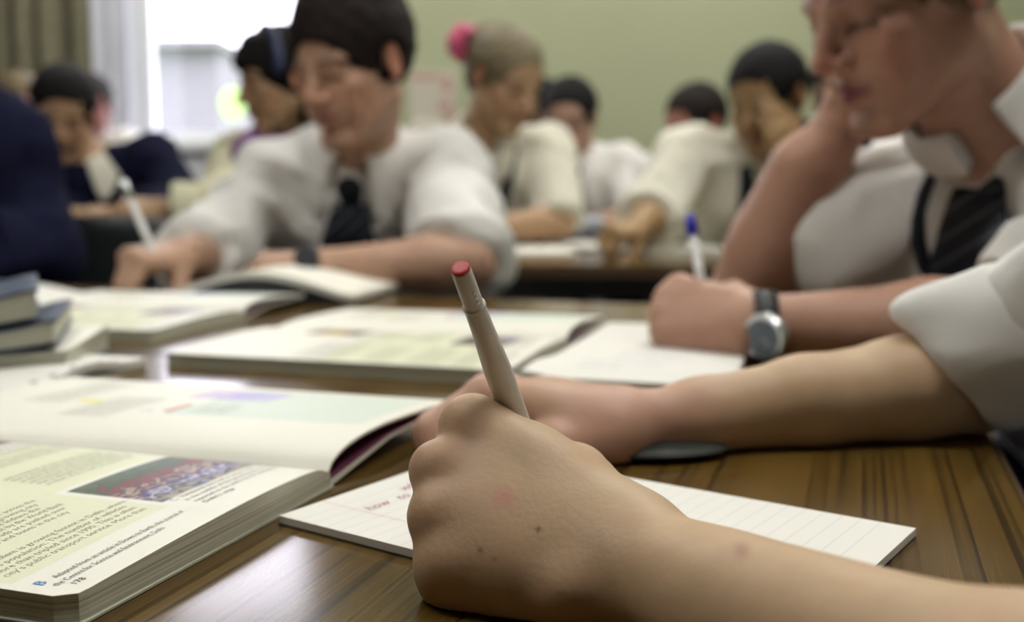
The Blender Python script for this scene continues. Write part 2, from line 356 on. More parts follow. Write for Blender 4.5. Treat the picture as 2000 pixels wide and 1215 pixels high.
_wd = [(N(rng.normal(size=3)), rng.uniform(0, 6.28)) for _ in range(24)]
def wob(v, freq, o=0, n=6):      # smooth pseudo-noise in -1..1
    s = np.zeros(len(v), np.float32)
    for d, p in _wd[o:o+n]: s += np.sin(v @ (d*freq).astype(np.float32) + p + 1.7*np.sin(v @ (np.roll(d, 1)*freq*0.6).astype(np.float32) + 2*p))
    return s/n*1.6
def folds(v, amp, freq, o=0):    # creased cloth: ridged noise
    a = wob(v, freq, o); b = wob(v, freq*2.1, o+6)
    return amp*((1-np.abs(a))*1.4 - 0.7 + 0.35*(1-np.abs(b)))
def set_col(me, col):
    at = me.color_attributes.new('Col', 'FLOAT_COLOR', 'POINT'); c = np.ones((len(col), 4), np.float32); c[:, :3] = col; at.data.foreach_set('color', c.ravel())
def wpar(o, e): o.parent = e; o.matrix_parent_inverse = Matrix.Translation(-Vector(e.location)); return o

def hand(s, W, f, n, side, sc=1.0, curl=(50, 60, 35), thumb=(0.35, 0.6), k=0.006, spread=0.0):
    """W wrist, f fingers' direction, n normal of the back of the hand, side +1 when the thumb lies towards f x n"""
    f = N(f); n = N(np.asarray(n, float) - f*np.dot(n, f)); r = np.cross(f, n)*side
    W = np.asarray(W, float); mc = []
    off = [0.026, 0.009, -0.009, -0.025]; ln = [0.082, 0.084, 0.079, 0.071]; seg = [(0.040, 0.024, 0.019), (0.044, 0.028, 0.020), (0.040, 0.026, 0.020), (0.031, 0.019, 0.018)]; rr = [0.0095, 0.0098, 0.0092, 0.0082]
    for i in range(4):
        m = W + (f*ln[i] + r*off[i] + n*(0.004 if i in (1, 2) else 0.0))*sc; mc.append(m)
        s.cone(W + r*off[i]*0.6*sc, m, 0.0145*sc, 0.0115*sc, 0.014*sc)
        s.ell(m + n*0.002*sc, (0.0115*sc,)*3, None, 0.006*sc)
        cu = curl[i] if hasattr(curl[0], '__len__') else curl
        p = m; ang = 0; d = f; axd = np.cross(f, n)
        rad = [rr[i], rr[i]*0.95, rr[i]*0.86, rr[i]*0.74]
        for j in range(3):
            ang += math.radians(cu[j]); dj = math.cos(ang)*f - math.sin(ang)*n + r*spread*(1.5-i)*0.3
            q = p + N(dj)*seg[i][j]*sc; s.cone(p, q, rad[j]*sc, rad[j+1]*sc, 0.0035*sc); p = q
    s.ell(W + (f*0.045 - n*0.006)*sc, np.array((0.042, 0.034, 0.017))*sc, np.stack([f, r, n], 1), 0.014*sc)
    c0 = W + (f*0.018 + r*0.022 - n*0.008)*sc; d1 = N(f*0.75 + r*0.65 - n*thumb[0]); c1 = c0 + d1*0.042*sc
    d2 = N(f*0.95 + r*0.05 - n*thumb[1]); c2 = c1 + d2*0.031*sc; d3 = N(f*0.95 - r*0.25 - n*thumb[1]); c3 = c2 + d3*0.024*sc
    s.cone(c0, c1, 0.017*sc, 0.012*sc, 0.014*sc); s.cone(c1, c2, 0.0115*sc, 0.0105*sc, 0.004*sc); s.cone(c2, c3, 0.0105*sc, 0.0085*sc, 0.003*sc)
    return mc

def head_frame(c, yaw, pitch, roll=0.0):
    """face direction: yaw 0 looks at the camera (-y), positive turns towards picture left; pitch > 0 looks down"""
    y, p = math.radians(yaw), math.radians(pitch)
    fwd = np.array([-math.sin(y)*math.cos(p), -math.cos(y)*math.cos(p), -math.sin(p)])
    rt = N(np.cross(fwd, [0, 0, 1])); up = np.cross(rt, fwd)
    r = math.radians(roll); rt, up = rt*math.cos(r)+up*math.sin(r), up*math.cos(r)-rt*math.sin(r)
    return np.asarray(c, float), np.stack([rt, fwd, up], 1)
def head(s, H, sc=1.0, neck=None, jaw=1.0, nose=1.0, smile=0.0):
    c, R = H; T = lambda x, y, z: c + R @ (np.array([x, y, z])*sc)
    E_ = lambda p, r, k, mode='u', R2=None: s.ell(T(*p), np.array(r)*sc, R if R2 is None else R @ R2, k*sc, mode)
    C_ = lambda a, b, ra, rb, k, mode='u': s.cone(T(*a), T(*b), ra*sc, rb*sc, k*sc, mode=mode)
    E_((0, -0.014, 0.034), (0.074, 0.094, 0.082), 0.01)
    E_((0, 0.030, -0.030), (0.060, 0.060, 0.080), 0.02)
    E_((0, 0.048, 0.045), (0.058, 0.036, 0.045), 0.02)
    for x in (-1, 1):
        C_((x*0.054, -0.006, -0.052), (x*0.018, 0.068*jaw, -0.099), 0.019, 0.017, 0.02)
        E_((x*0.044, 0.060, -0.022), (0.022, 0.020, 0.020), 0.016)
        E_((x*0.036, 0.066, -0.052), (0.020, 0.016, 0.022), 0.016)
    E_((0, 0.072*jaw, -0.099), (0.022, 0.018, 0.016), 0.014)
    for x in (-1, 1):
        E_((x*0.033, 0.098, 0.001), (0.021, 0.019, 0.0125), 0.014, 's')
        E_((x*0.032, 0.0705, 0.001), (0.0155, 0.0135, 0.0125), 0.004)
        C_((x*0.050, 0.070, 0.021), (x*0.014, 0.085, 0.019), 0.0075, 0.0085, 0.010)
        E_((x*0.077, -0.012, -0.002), (0.008, 0.019, 0.031), 0.006, 'u', Euler((0.2, 0.0, -0.35*x)).to_matrix())
        E_((x*0.086, -0.008, 0.002), (0.006, 0.010, 0.018), 0.005, 's')
    C_((0, 0.083, 0.016), (0, 0.109*nose, -0.026), 0.0078, 0.0095, 0.010)
    E_((0, 0.108*nose, -0.030), (0.011, 0.010, 0.0095), 0.006)
    for x in (-1, 1):
        E_((x*0.0125, 0.097*nose, -0.033), (0.0085, 0.010, 0.0078), 0.006)
        E_((x*0.007, 0.099, -0.042), (0.004, 0.006, 0.004), 0.003, 's')
    E_((0, 0.074, -0.060), (0.028, 0.019, 0.020), 0.012)
    for x in (-1, 1):
        C_((x*0.023, 0.078, -0.0615+smile), (0, 0.0945, -0.0575), 0.0035, 0.0062, 0.004)
        C_((x*0.021, 0.078, -0.0635+smile), (0, 0.0925, -0.0690), 0.0035, 0.0066, 0.004)
        C_((x*0.025, 0.084, -0.0625+smile), (0, 0.1005, -0.0632), 0.0017, 0.0022, 0.003, 's')
    E_((0, 0.088, -0.081), (0.016, 0.008, 0.006), 0.008, 's')
    if neck is not None:
        s.cone(T(0, -0.022, -0.045), neck, 0.053*sc, 0.060*sc, 0.025*sc)
    return T
def head_col(v, H, sc, base, lip=(0.33, 0.13, 0.12), brow=(0.06, 0.04, 0.03), blush=0.5, ear=True, brow_w=1.0, lash=1.0):
    c, R = H; q = ((v - c) @ R)/sc; col = np.tile(np.asarray(base, np.float32), (len(v), 1))
    def mix(w, t): nonlocal col; w = np.clip(w, 0, 1)[:, None]; col = col*(1-w) + np.asarray(t, np.float32)*w
    x, y, z = np.abs(q[:, 0]), q[:, 1], q[:, 2]; near = (np.linalg.norm(q, axis=1) < 0.16)
    mix(near*blush*np.exp(-((x-0.045)**2+(y-0.06)**2+(z+0.035)**2)/0.0009), np.array(base)*np.array([1.0, 0.72, 0.68]))
    mix(near*blush*np.exp(-(x**2+(y-0.11)**2+(z+0.03)**2)/0.0004), np.array(base)*np.array([1.0, 0.72, 0.68]))
    if ear: mix(near*0.7*((x > 0.073) & (np.abs(y+0.012) < 0.03) & (np.abs(z) < 0.04)), np.array(base)*np.array([0.95, 0.55, 0.5]))
    mix(near*(y > 0.06)*np.clip(1.6-np.sqrt((x/0.023)**2+((z+0.063)/0.0105)**2)*1.3, 0, 1), lip)
    mix(near*(y > 0.07)*np.exp(-(((z+0.063)/0.0022)**2))*(x < 0.025)*0.8, np.array(lip)*0.3)
    bl = 0.024 - 0.35*np.maximum(x-0.035, 0)
    mix(near*(y > 0.05)*(x > 0.012)*(x < 0.056)*np.exp(-((z-bl)/(0.0045*brow_w))**2)*0.85, brow)
    mix(near*(y > 0.05)*np.exp(-((z+0.005+0.1*(x-0.032)**2/0.01)/(0.0028*lash))**2)*(np.abs(x-0.032) < 0.019)*0.95, np.array(brow)*0.5)
    mix(near*(y > 0.05)*0.35*np.exp(-((x-0.032)**2+(z-0.004)**2)/0.00035), np.array(base)*np.array([0.75, 0.6, 0.6]))
    return col
def hair_short(s, H, sc=1.0, t=0.012, front=0.0, side=0.0, top=0.0):
    c, R = H; T = lambda x, y, z: c + R @ (np.array([x, y, z])*sc)
    s.ell(T(0, -0.016, 0.036+top*0.5), np.array((0.075+t, 0.094+t, 0.083+t+top*0.5))*sc, R, 0.01*sc)
    s.ell(T(0, 0.105, -0.030+front), np.array((0.075, 0.080, 0.092))*sc, R, 0.012*sc, 's')
    for x in (-1, 1): s.ell(T(x*0.090, 0.032, -0.040-side), np.array((0.030, 0.062, 0.075))*sc, R, 0.012*sc, 's')
    s.ell(T(0, -0.03, -0.130), np.array((0.12, 0.14, 0.085))*sc, R, 0.015*sc, 's')
    for x in (-1, 1): s.ell(T(x*0.090, -0.012, -0.004), np.array((0.026, 0.024, 0.036))*sc, R, 0.006*sc, 's')
def finish(name, vf, m, parent, col=None, hairamp=0, foldamp=0, foldfreq=40, fo=0, rl=1):
    v, f = vf; v = relax(v, f, rl)
    if foldamp: v = v + normals(v, f)*folds(v, foldamp, foldfreq, fo)[:, None]
    if hairamp:
        nz = wob(v, 190, 3) + 0.7*wob(v*np.array([1.6, 1.6, 0.5], np.float32), 330, 9); v = v + normals(v, f)*(hairamp*nz)[:, None]
    me = mesh_np(name, v, f)
    if col is not None: set_col(me, col(v))
    o = link(name, me, m); wpar(o, parent); return o
# ------------------------------------------------------------------ the room
X0, X1, Y0, Y1, Z1 = ROOM['x0'], ROOM['x1'], ROOM['y0'], ROOM['y1'], ROOM['z1']
def slab(name, c, s, m): bm = bmesh.new(); box(bm, c, s); return struct(bm_obj(name, bm, m))
slab('floor', ((X0+X1)/2, (Y0+Y1)/2, -0.05), (X1-X0+0.4, Y1-Y0+0.4, 0.1), 'floor')
slab('ceiling', ((X0+X1)/2, (Y0+Y1)/2, Z1+0.05), (X1-X0+0.4, Y1-Y0+0.4, 0.1), 'ceiling')
slab('wall_left', (X0-0.1, (Y0+Y1)/2, Z1/2), (0.2, Y1-Y0+0.4, Z1), 'low_bounce')
slab('wall_right', (X1+0.1, (Y0+Y1)/2, Z1/2), (0.2, Y1-Y0+0.4, Z1), 'wall')
slab('wall_front', ((X0+X1)/2, Y0-0.1, Z1/2), (X1-X0, 0.2, Z1), 'low_bounce')
WX0 = P(200, 300, Y1)[0]; WX1 = P(590, 300, Y1)[0]; WZ0 = P(340, 279, Y1)[2]; WZ1 = 2.66
bm = bmesh.new()
box(bm, ((X0+WX0)/2, Y1+0.1, Z1/2), (WX0-X0, 0.2, Z1)); box(bm, ((WX1+X1)/2, Y1+0.1, Z1/2), (X1-WX1, 0.2, Z1))
box(bm, ((WX0+WX1)/2, Y1+0.1, WZ0/2), (WX1-WX0, 0.2, WZ0)); box(bm, ((WX0+WX1)/2, Y1+0.1, (WZ1+Z1)/2), (WX1-WX0, 0.2, Z1-WZ1))
struct(bm_obj('wall_back', bm, 'wall'))
for nm, c, s in (('baseboard_back', ((X0+X1)/2, Y1-0.01, 0.05), (X1-X0, 0.02, 0.10)), ('baseboard_right', (X1-0.01, (Y0+Y1)/2, 0.05), (0.02, Y1-Y0-0.05, 0.10))):
    slab(nm, c, s, 'white_paint')
# window with frame, sill, mullion and panes
win = bpy.data.objects.new('window_1', None); COL.objects.link(win); win.location = ((WX0+WX1)/2, Y1, WZ0); struct(win)
def wpart(name, c, s, m):
    bm = bmesh.new(); box(bm, c, s, bev=0.004 if m != 'window_glass' else 0); o = bm_obj(name, bm, m); wpar(o, win); return o
xm = P(288, 300, Y1)[0]
for nm, c, s in (('frame_rail', ((WX0+WX1)/2, Y1+0.10, WZ0+0.025), (WX1-WX0, 0.06, 0.05)), ('frame_rail', ((WX0+WX1)/2, Y1+0.10, WZ1-0.025), (WX1-WX0, 0.06, 0.05)),
                 ('frame_stile', (WX0+0.03, Y1+0.10, (WZ0+WZ1)/2), (0.06, 0.06, WZ1-WZ0-0.1)), ('frame_stile', (WX1-0.02, Y1+0.10, (WZ0+WZ1)/2), (0.04, 0.06, WZ1-WZ0-0.1)),
                 ('mullion', (xm-0.02, Y1+0.10, (WZ0+WZ1)/2), (0.05, 0.07, WZ1-WZ0-0.1)), ('window_sill', ((WX0+WX1)/2, Y1-0.03, WZ0-0.02), (WX1-WX0+0.1, 0.22, 0.035))):
    wpart(nm, c, s, 'white_paint')
wpart('pane', ((WX0+xm)/2, Y1+0.11, (WZ0+WZ1)/2), (xm-WX0-0.1, 0.006, WZ1-WZ0-0.1), 'window_glass')
wpart('pane', ((WX1+xm)/2-0.01, Y1+0.11, (WZ0+WZ1)/2), (WX1-xm-0.05, 0.006, WZ1-WZ0-0.1), 'window_glass')
pl = bpy.data.lights.new('window_portal', 'AREA'); pl.shape = 'RECTANGLE'; pl.size = WX1-WX0; pl.size_y = WZ1-WZ0; pl.cycles.is_portal = True
po = bpy.data.objects.new('window_portal', pl); COL.objects.link(po); po.location = ((WX0+WX1)/2, Y1+0.19, (WZ0+WZ1)/2); po.rotation_euler = (-math.pi/2, 0, 0)
# bunched vertical blind at the left of the window
bl = thing('vertical_blind', 'pale grey vertical blind slats bunched beside the bright window', 'blind', (P(240, 100, Y1-0.1)[0], Y1-0.12, WZ0-0.02))
xs = [P(p, 200, Y1-0.12)[0] for p in (200, 216, 232, 248, 264, 280)]
for i, x in enumerate(xs):
    bm = bmesh.new(); box(bm, (x, Y1-0.12, (WZ0+WZ1)/2), (0.085, 0.004, WZ1-WZ0+0.05), Matrix.Rotation(math.radians([62, 25, 70, 20, 66, 35][i]), 3, 'Z')); o = bm_obj('slat', bm, 'blind'); wpar(o, bl)
bm = bmesh.new(); box(bm, ((WX0+WX1)/2-0.03, Y1-0.12, WZ1+0.05), (WX1-WX0+0.05, 0.05, 0.05), bev=0.005); wpar(bm_obj('head_rail', bm, 'white_paint'), bl)
# curtain: a pleated sheet with real depth
def curtain(xa, xb, y, z0, z1, label):
    c = thing('curtain', label, 'curtain', ((xa+xb)/2, y, z0)); nx, nz = 160, 12; v = []; f = []
    for side in (0, 1):
        for j in range(nz+1):
            for i in range(nx+1):
                t = i/nx; zz = z0 + (z1-z0)*j/nz; a = 1-0.25*j/nz
                yy = y + 0.045*a*math.sin(t*58 + 1.2*math.sin(t*9)) + 0.015*math.sin(t*131) + side*0.006
                v.append((xa + (xb-xa)*t + 0.01*math.sin(t*58+1.5), yy, zz))
    o1 = (nx+1)*(nz+1)
    for j in range(nz):
        for i in range(nx):
            a = j*(nx+1)+i; f.append((a, a+1, a+nx+2, a+nx+1)); f.append((a+o1, a+nx+1+o1, a+nx+2+o1, a+1+o1))
    wpar(link('drape', mesh_np('drape', v, f), 'curtain'), c)
    bm = bmesh.new(); tube(bm, [(xa-0.1, y, z1+0.02), (xb+0.1, y, z1+0.02)], 0.014, 10); wpar(bm_obj('curtain_rail', bm, 'white_paint'), c)
curtain(P(-330, 100, Y1-0.15)[0], P(192, 100, Y1-0.15)[0], Y1-0.15, 0.35, 2.74, 'olive grey pleated curtain hanging beside the window')
# wall lower panel under the window (heater)
ht = thing('radiator', 'pale grey radiator under the window sill', 'radiator', ((WX0+WX1)/2+0.05, Y1-0.09, 0.12))
bm = bmesh.new(); box(bm, ((WX0+WX1)/2+0.05, Y1-0.07, 0.57), (WX1-WX0-0.1, 0.05, 0.86), bev=0.01); wpar(bm_obj('panel', bm, 'white_paint'), ht)
for i in range(18):
    bm = bmesh.new(); box(bm, (WX0+0.14+i*(WX1-WX0-0.2)/17, Y1-0.105, 0.57), (0.022, 0.02, 0.80), bev=0.006); wpar(bm_obj('fin', bm, 'white_paint'), ht)
# round ornament hanging in the window
oc = P(455, 203, Y1-0.18); orn = thing('round_ornament', 'pale green round ornament hanging in the window beside the dark-haired woman', 'ornament', oc)
bm = bmesh.new(); bmesh.ops.create_uvsphere(bm, u_segments=28, v_segments=18, radius=0.060, matrix=Matrix.Translation(Vector(oc)) @ Matrix.Diagonal((0.9, 0.12, 1.15, 1))); o = bm_obj('glass_disc', bm, 'ornament', smooth=True); wpar(o, orn)
bm = bmesh.new(); tube(bm, [(oc[0], oc[1], oc[2]+0.066), (oc[0], oc[1], WZ1-0.02)], 0.0012, 6); wpar(bm_obj('thread', bm, 'white_paint'), orn)
nt = M['ornament'].node_tree; tl = nt.nodes.new('ShaderNodeBsdfTranslucent'); tl.inputs[0].default_value = (0.78, 0.95, 0.58, 1); mxo = nt.nodes.new('ShaderNodeMixShader'); mxo.inputs[0].default_value = 0.75
nt.links.new(nt.nodes['Principled BSDF'].outputs[0], mxo.inputs[1]); nt.links.new(tl.outputs[0], mxo.inputs[2]); nt.links.new(mxo.outputs[0], nt.nodes['Material Output'].inputs[0])
# outside: pale building across the yard
ob = thing('neighbouring_building', 'pale lavender building seen through the window', 'building', (-6, 20, -1.0))
bm = bmesh.new(); box(bm, (-10.1, 21, 1.15), (10.0, 4, 4.3)); wpar(bm_obj('wall', bm, 'outside_wall'), ob)
bm = bmesh.new(); box(bm, (-10.1, 20.9, 3.36), (10.2, 4.4, 0.14)); wpar(bm_obj('parapet', bm, 'outside_wall'), ob)
for i in range(4):
    bm = bmesh.new(); box(bm, (-13.3+2.1*i, 18.98, 1.9), (0.9, 0.08, 1.2)); wpar(bm_obj('pane', bm, 'outside_glass'), ob)
slab('ground_outside', (0, 30, -1.05), (120, 50, 0.1), 'grass')
# ceiling lamps
k = 0
for ly, rowname in ((0.65, 'above the near desks'), (2.3, 'above the far desks'), (3.8, 'close to the window wall')):
    for lx, side in ((-1.25, 'window-side row'), (0.85, 'inner-wall row')):
        lt = thing('ceiling_lamp', f'long ceiling lamp with white diffuser, {side}, {rowname}', 'lamp', (lx, ly, Z1), group='ceiling lamps')
        bm = bmesh.new(); box(bm, (0, 0, -0.025), (1.5, 0.30, 0.05), bev=0.004); h_ = bm_obj('housing', bm, 'white_paint', lt)
        bm = bmesh.new(); box(bm, (0, 0, -0.065), (1.42, 0.22, 0.028), bev=0.006); bm_obj('diffuser', bm, 'lamp_off' if (lx < 0 and 1 < ly < 3) else 'lamp', lt)
# faint wall display behind the girl
wd = thing('wall_display', 'faded cream and red paper display pinned on the green wall', 'poster', (P(850, 190, Y1)[0], Y1-0.012, 1.1))
bm = bmesh.new(); box(bm, P(845, 195, Y1-0.006), (0.20, 0.006, 0.26)); wpar(bm_obj('sheet', bm, 'poster'), wd)
for px, py, sx, sz in ((830, 150, .13, .02), (872, 165, .03, .07), (868, 205, .06, .03), (880, 230, .05, .04)):
    bm = bmesh.new(); box(bm, P(px, py, Y1-0.011), (sx, 0.003, sz)); wpar(bm_obj('cutout', bm, 'poster_red'), wd)

# ------------------------------------------------------------------ tables
def table(label, u0, u1, v0, v1, origin=(0, 0), ang=None, zt=TZ, legs=True):
    """u: along the grain, v: across; in the table's own axes"""
    a = A_ if ang is None else ang
    t = thing('classroom_table', label, 'table', (origin[0], origin[1], 0), a)      # local x = U, local -y = V
    bm = bmesh.new(); box(bm, ((u0+u1)/2, -(v0+v1)/2, zt-0.011), (u1-u0, v1-v0, 0.022), bev=0.002); bm_obj('table_top', bm, 'wood', t)
    bm = bmesh.new()
    for c, s in (((u0-0.001, -(v0+v1)/2, zt-0.013), (0.004, v1-v0+0.002, 0.020)), ((u1+0.001, -(v0+v1)/2, zt-0.013), (0.004, v1-v0+0.002, 0.020)), (((u0+u1)/2, -v0+0.001, zt-0.013), (u1-u0, 0.004, 0.020)), (((u0+u1)/2, -v1-0.001, zt-0.013), (u1-u0, 0.004, 0.020))): box(bm, c, s)
    bm_obj('edge_band', bm, 'table_edge', t)
    bm = bmesh.new()
    for c, s in (((u0+0.05, -(v0+v1)/2, zt-0.045), (0.025, v1-v0-0.08, 0.04)), ((u1-0.05, -(v0+v1)/2, zt-0.045), (0.025, v1-v0-0.08, 0.04)), (((u0+u1)/2, -v0-0.05, zt-0.045), (u1-u0-0.1, 0.025, 0.04)), (((u0+u1)/2, -v1+0.05, zt-0.045), (u1-u0-0.1, 0.025, 0.04))): box(bm, c, s)
    bm_obj('under_frame', bm, 'metal_dark', t)
    for x in (u0+0.05, u1-0.05):
        for y in (-v0-0.05, -v1+0.05):
            bm = bmesh.new(); tube(bm, [(x, y, zt-0.03), (x, y, 0.0)], 0.014, 10); bm_obj('leg', bm, 'metal_dark', t, True)
    return t
VR = 0.0755
table('brown wood-grain table under the writing hand and lined pad', 0.160, 0.783, -1.16, VR)
table('brown wood-grain table pushed on behind, in front of the boy with the loose tie', 0.785, 1.318, -1.16, VR)
BT = P(1150, 522, 2.02)
table('far brown table with papers in front of the fair-haired girl', 0.0, 0.62, -0.55, 0.65, (BT[0]-0.02, BT[1]), math.radians(86))
table('small farthest brown desk, in front of the boy in glasses', 0.96, 1.34, 0.0, 0.30, (BT[0]-0.02, BT[1]), math.radians(86))
LT = P(140, 415, 2.35)
table('brown table at the window side in front of the boy in navy', 0.0, 0.60, -0.75, 0.18, (LT[0], 2.3), math.radians(84))

# ------------------------------------------------------------------ chairs
def make_chair(label, loc, rz):
    """seat shell, curved back, four steel legs; the sitter faces local -y"""
    t = thing('classroom_chair', label, 'chair', loc, rz, 'grey plastic classroom chairs')
    def sheet(fn, nu, nv, th):
        bm = bmesh.new(); g_ = [[[bm.verts.new(fn(i/nu, j/nv, s)) for j in range(nv+1)] for i in range(nu+1)] for s in (0, th)]
        for i in range(nu):
            for j in range(nv):
                bm.faces.new((g_[0][i][j], g_[0][i+1][j], g_[0][i+1][j+1], g_[0][i][j+1])); bm.faces.new((g_[1][i][j], g_[1][i][j+1], g_[1][i+1][j+1], g_[1][i+1][j]))
        for i in range(nu):
            bm.faces.new((g_[0][i][0], g_[1][i][0], g_[1][i+1][0], g_[0][i+1][0])); bm.faces.new((g_[0][i][nv], g_[0][i+1][nv], g_[1][i+1][nv], g_[1][i][nv]))
        for j in range(nv):
            bm.faces.new((g_[0][0][j], g_[0][0][j+1], g_[1][0][j+1], g_[1][0][j])); bm.faces.new((g_[0][nu][j], g_[1][nu][j], g_[1][nu][j+1], g_[0][nu][j+1]))
        return bm
    def seat(a, b, s):
        x = (a-0.5)*2; y = (b-0.5)*2
        return (0.20*x*(1-0.06*y*y), 0.20*y, 0.43 + 0.018*x*x + (0.012 if y > 0.6 else 0)*0 - 0.02*max(0, -y-0.5) - s)
    def back(a, b, s):
        x = (a-0.5)*2; h = b
        return (0.19*x*(1-0.10*(2*h-1)**4), 0.21 + 0.09*h - 0.045*x*x + s, 0.53 + 0.285*h - 0.03*h*x**4)
    bm_obj('seat', sheet(seat, 10, 8, 0.008), 'chair', t, True); bm_obj('backrest', sheet(back, 12, 8, 0.008), 'chair', t, True)
    for x in (-1, 1):
        for y in (-1, 1):
            bm = bmesh.new(); top = 0.425 if y < 0 else 0.78
            pts = [(0.17*x, 0.15*y, 0.42), (0.20*x, 0.20*y, 0.0)] if y < 0 else [(0.15*x, 0.285, 0.75), (0.16*x, 0.235, 0.44), (0.20*x, 0.26, 0.0)]
            tube(bm, pts, 0.010, 10); bm_obj('leg', bm, 'chrome', t, True)
    return t
# ------------------------------------------------------------------ people
def lerp(a, b, t): return np.asarray(a)*(1-t) + np.asarray(b)*t
def collar(e, nk, up, fwd, r=0.064, m='shirt', sc=1.0, gap=0.25, drop=0.045, flare=0.030, far=1.0):
    up = N(up); fwd = N(np.asarray(fwd) - up*np.dot(fwd, up)); rt = np.cross(fwd, up); n = 40; v = []; f = []
    for i in range(n+1):
        th = gap + (2*math.pi-2*gap)*i/n; pt = math.exp(-((min(th, 2*math.pi-th)-gap)/0.55)**2)
        d = fwd*math.cos(th) + rt*math.sin(th)
        fl_, dr_ = (flare*far, drop*far) if th < math.pi else (flare, drop)
        prof = [(r+0.004, -0.012), (r-0.001, 0.014), (r, 0.028), (r+0.006, 0.031), (r+0.013+fl_*0.3, 0.012), (r+0.010+fl_*(0.55+0.45*pt), -0.010-dr_*pt)]
        for pr, pz in prof: v.append(nk + d*pr*sc + up*(pz - 0.010*math.cos(th))*sc)
    k = 6
    for i in range(n):
        for j in range(k-1): a = i*k+j; f.append((a, a+k, a+k+1, a+1))
    o = link('collar', mesh_np('collar', v, f), m); wpar(o, e)
    md = o.modifiers.new('thickness', 'SOLIDIFY'); md.thickness = 0.0035; md.offset = 0
    md2 = o.modifiers.new('smooth', 'SUBSURF'); md2.levels = 1; md2.render_levels = 1
    return o
def strip(name, e, bv, pts, hw, fwd, m, off=0.004, th=0.004, nx=6, sub=4):
    """ribbon laid on the front of a garment"""
    fwd = N(fwd); pts = [np.asarray(p, float) for p in pts]; P2, W2 = [], []
    for i in range(len(pts)-1):
        for t in np.linspace(0, 1, sub, endpoint=False): P2.append(lerp(pts[i], pts[i+1], t)); W2.append(hw[i]*(1-t)+hw[i+1]*t)
    P2.append(pts[-1]); W2.append(hw[-1]); v = []; f = []; uv = []; L = 0
    for i, p in enumerate(P2):
        t = N(P2[min(i+1, len(P2)-1)] - P2[max(i-1, 0)]); s = N(np.cross(t, fwd)); L += np.linalg.norm(p-P2[i-1]) if i else 0
        for j in range(nx+1):
            a = (j/nx-0.5)*2; q = p + s*a*W2[i]
            hit = bv.ray_cast(Vector(q + fwd*0.09), Vector(-fwd), 0.4)[0] if bv else None
            if hit is not None: q = np.array(hit)
            v.append(q + fwd*(off*(1-0.6*a*a))); uv.append((a*W2[i], L))
    k = nx+1
    for i in range(len(P2)-1):
        for j in range(nx): a = i*k+j; f.append((a, a+1, a+k+1, a+k))
    v = np.array(v); 
    for _ in range(2):
        g_ = v.reshape(len(P2), k, 3); g_[1:-1] = 0.5*g_[1:-1] + 0.25*(g_[:-2]+g_[2:]); v = g_.reshape(-1, 3)
    me = mesh_np(name, v, f); ul = me.uv_layers.new(name='UVMap'); li = np.zeros(len(me.loops), np.int32); me.loops.foreach_get('vertex_index', li)
    ul.data.foreach_set('uv', np.array(uv, np.float32)[li].ravel())
    o = link(name, me, m); wpar(o, e); md = o.modifiers.new('thickness', 'SOLIDIFY'); md.thickness = th; md.offset = 0
    return o
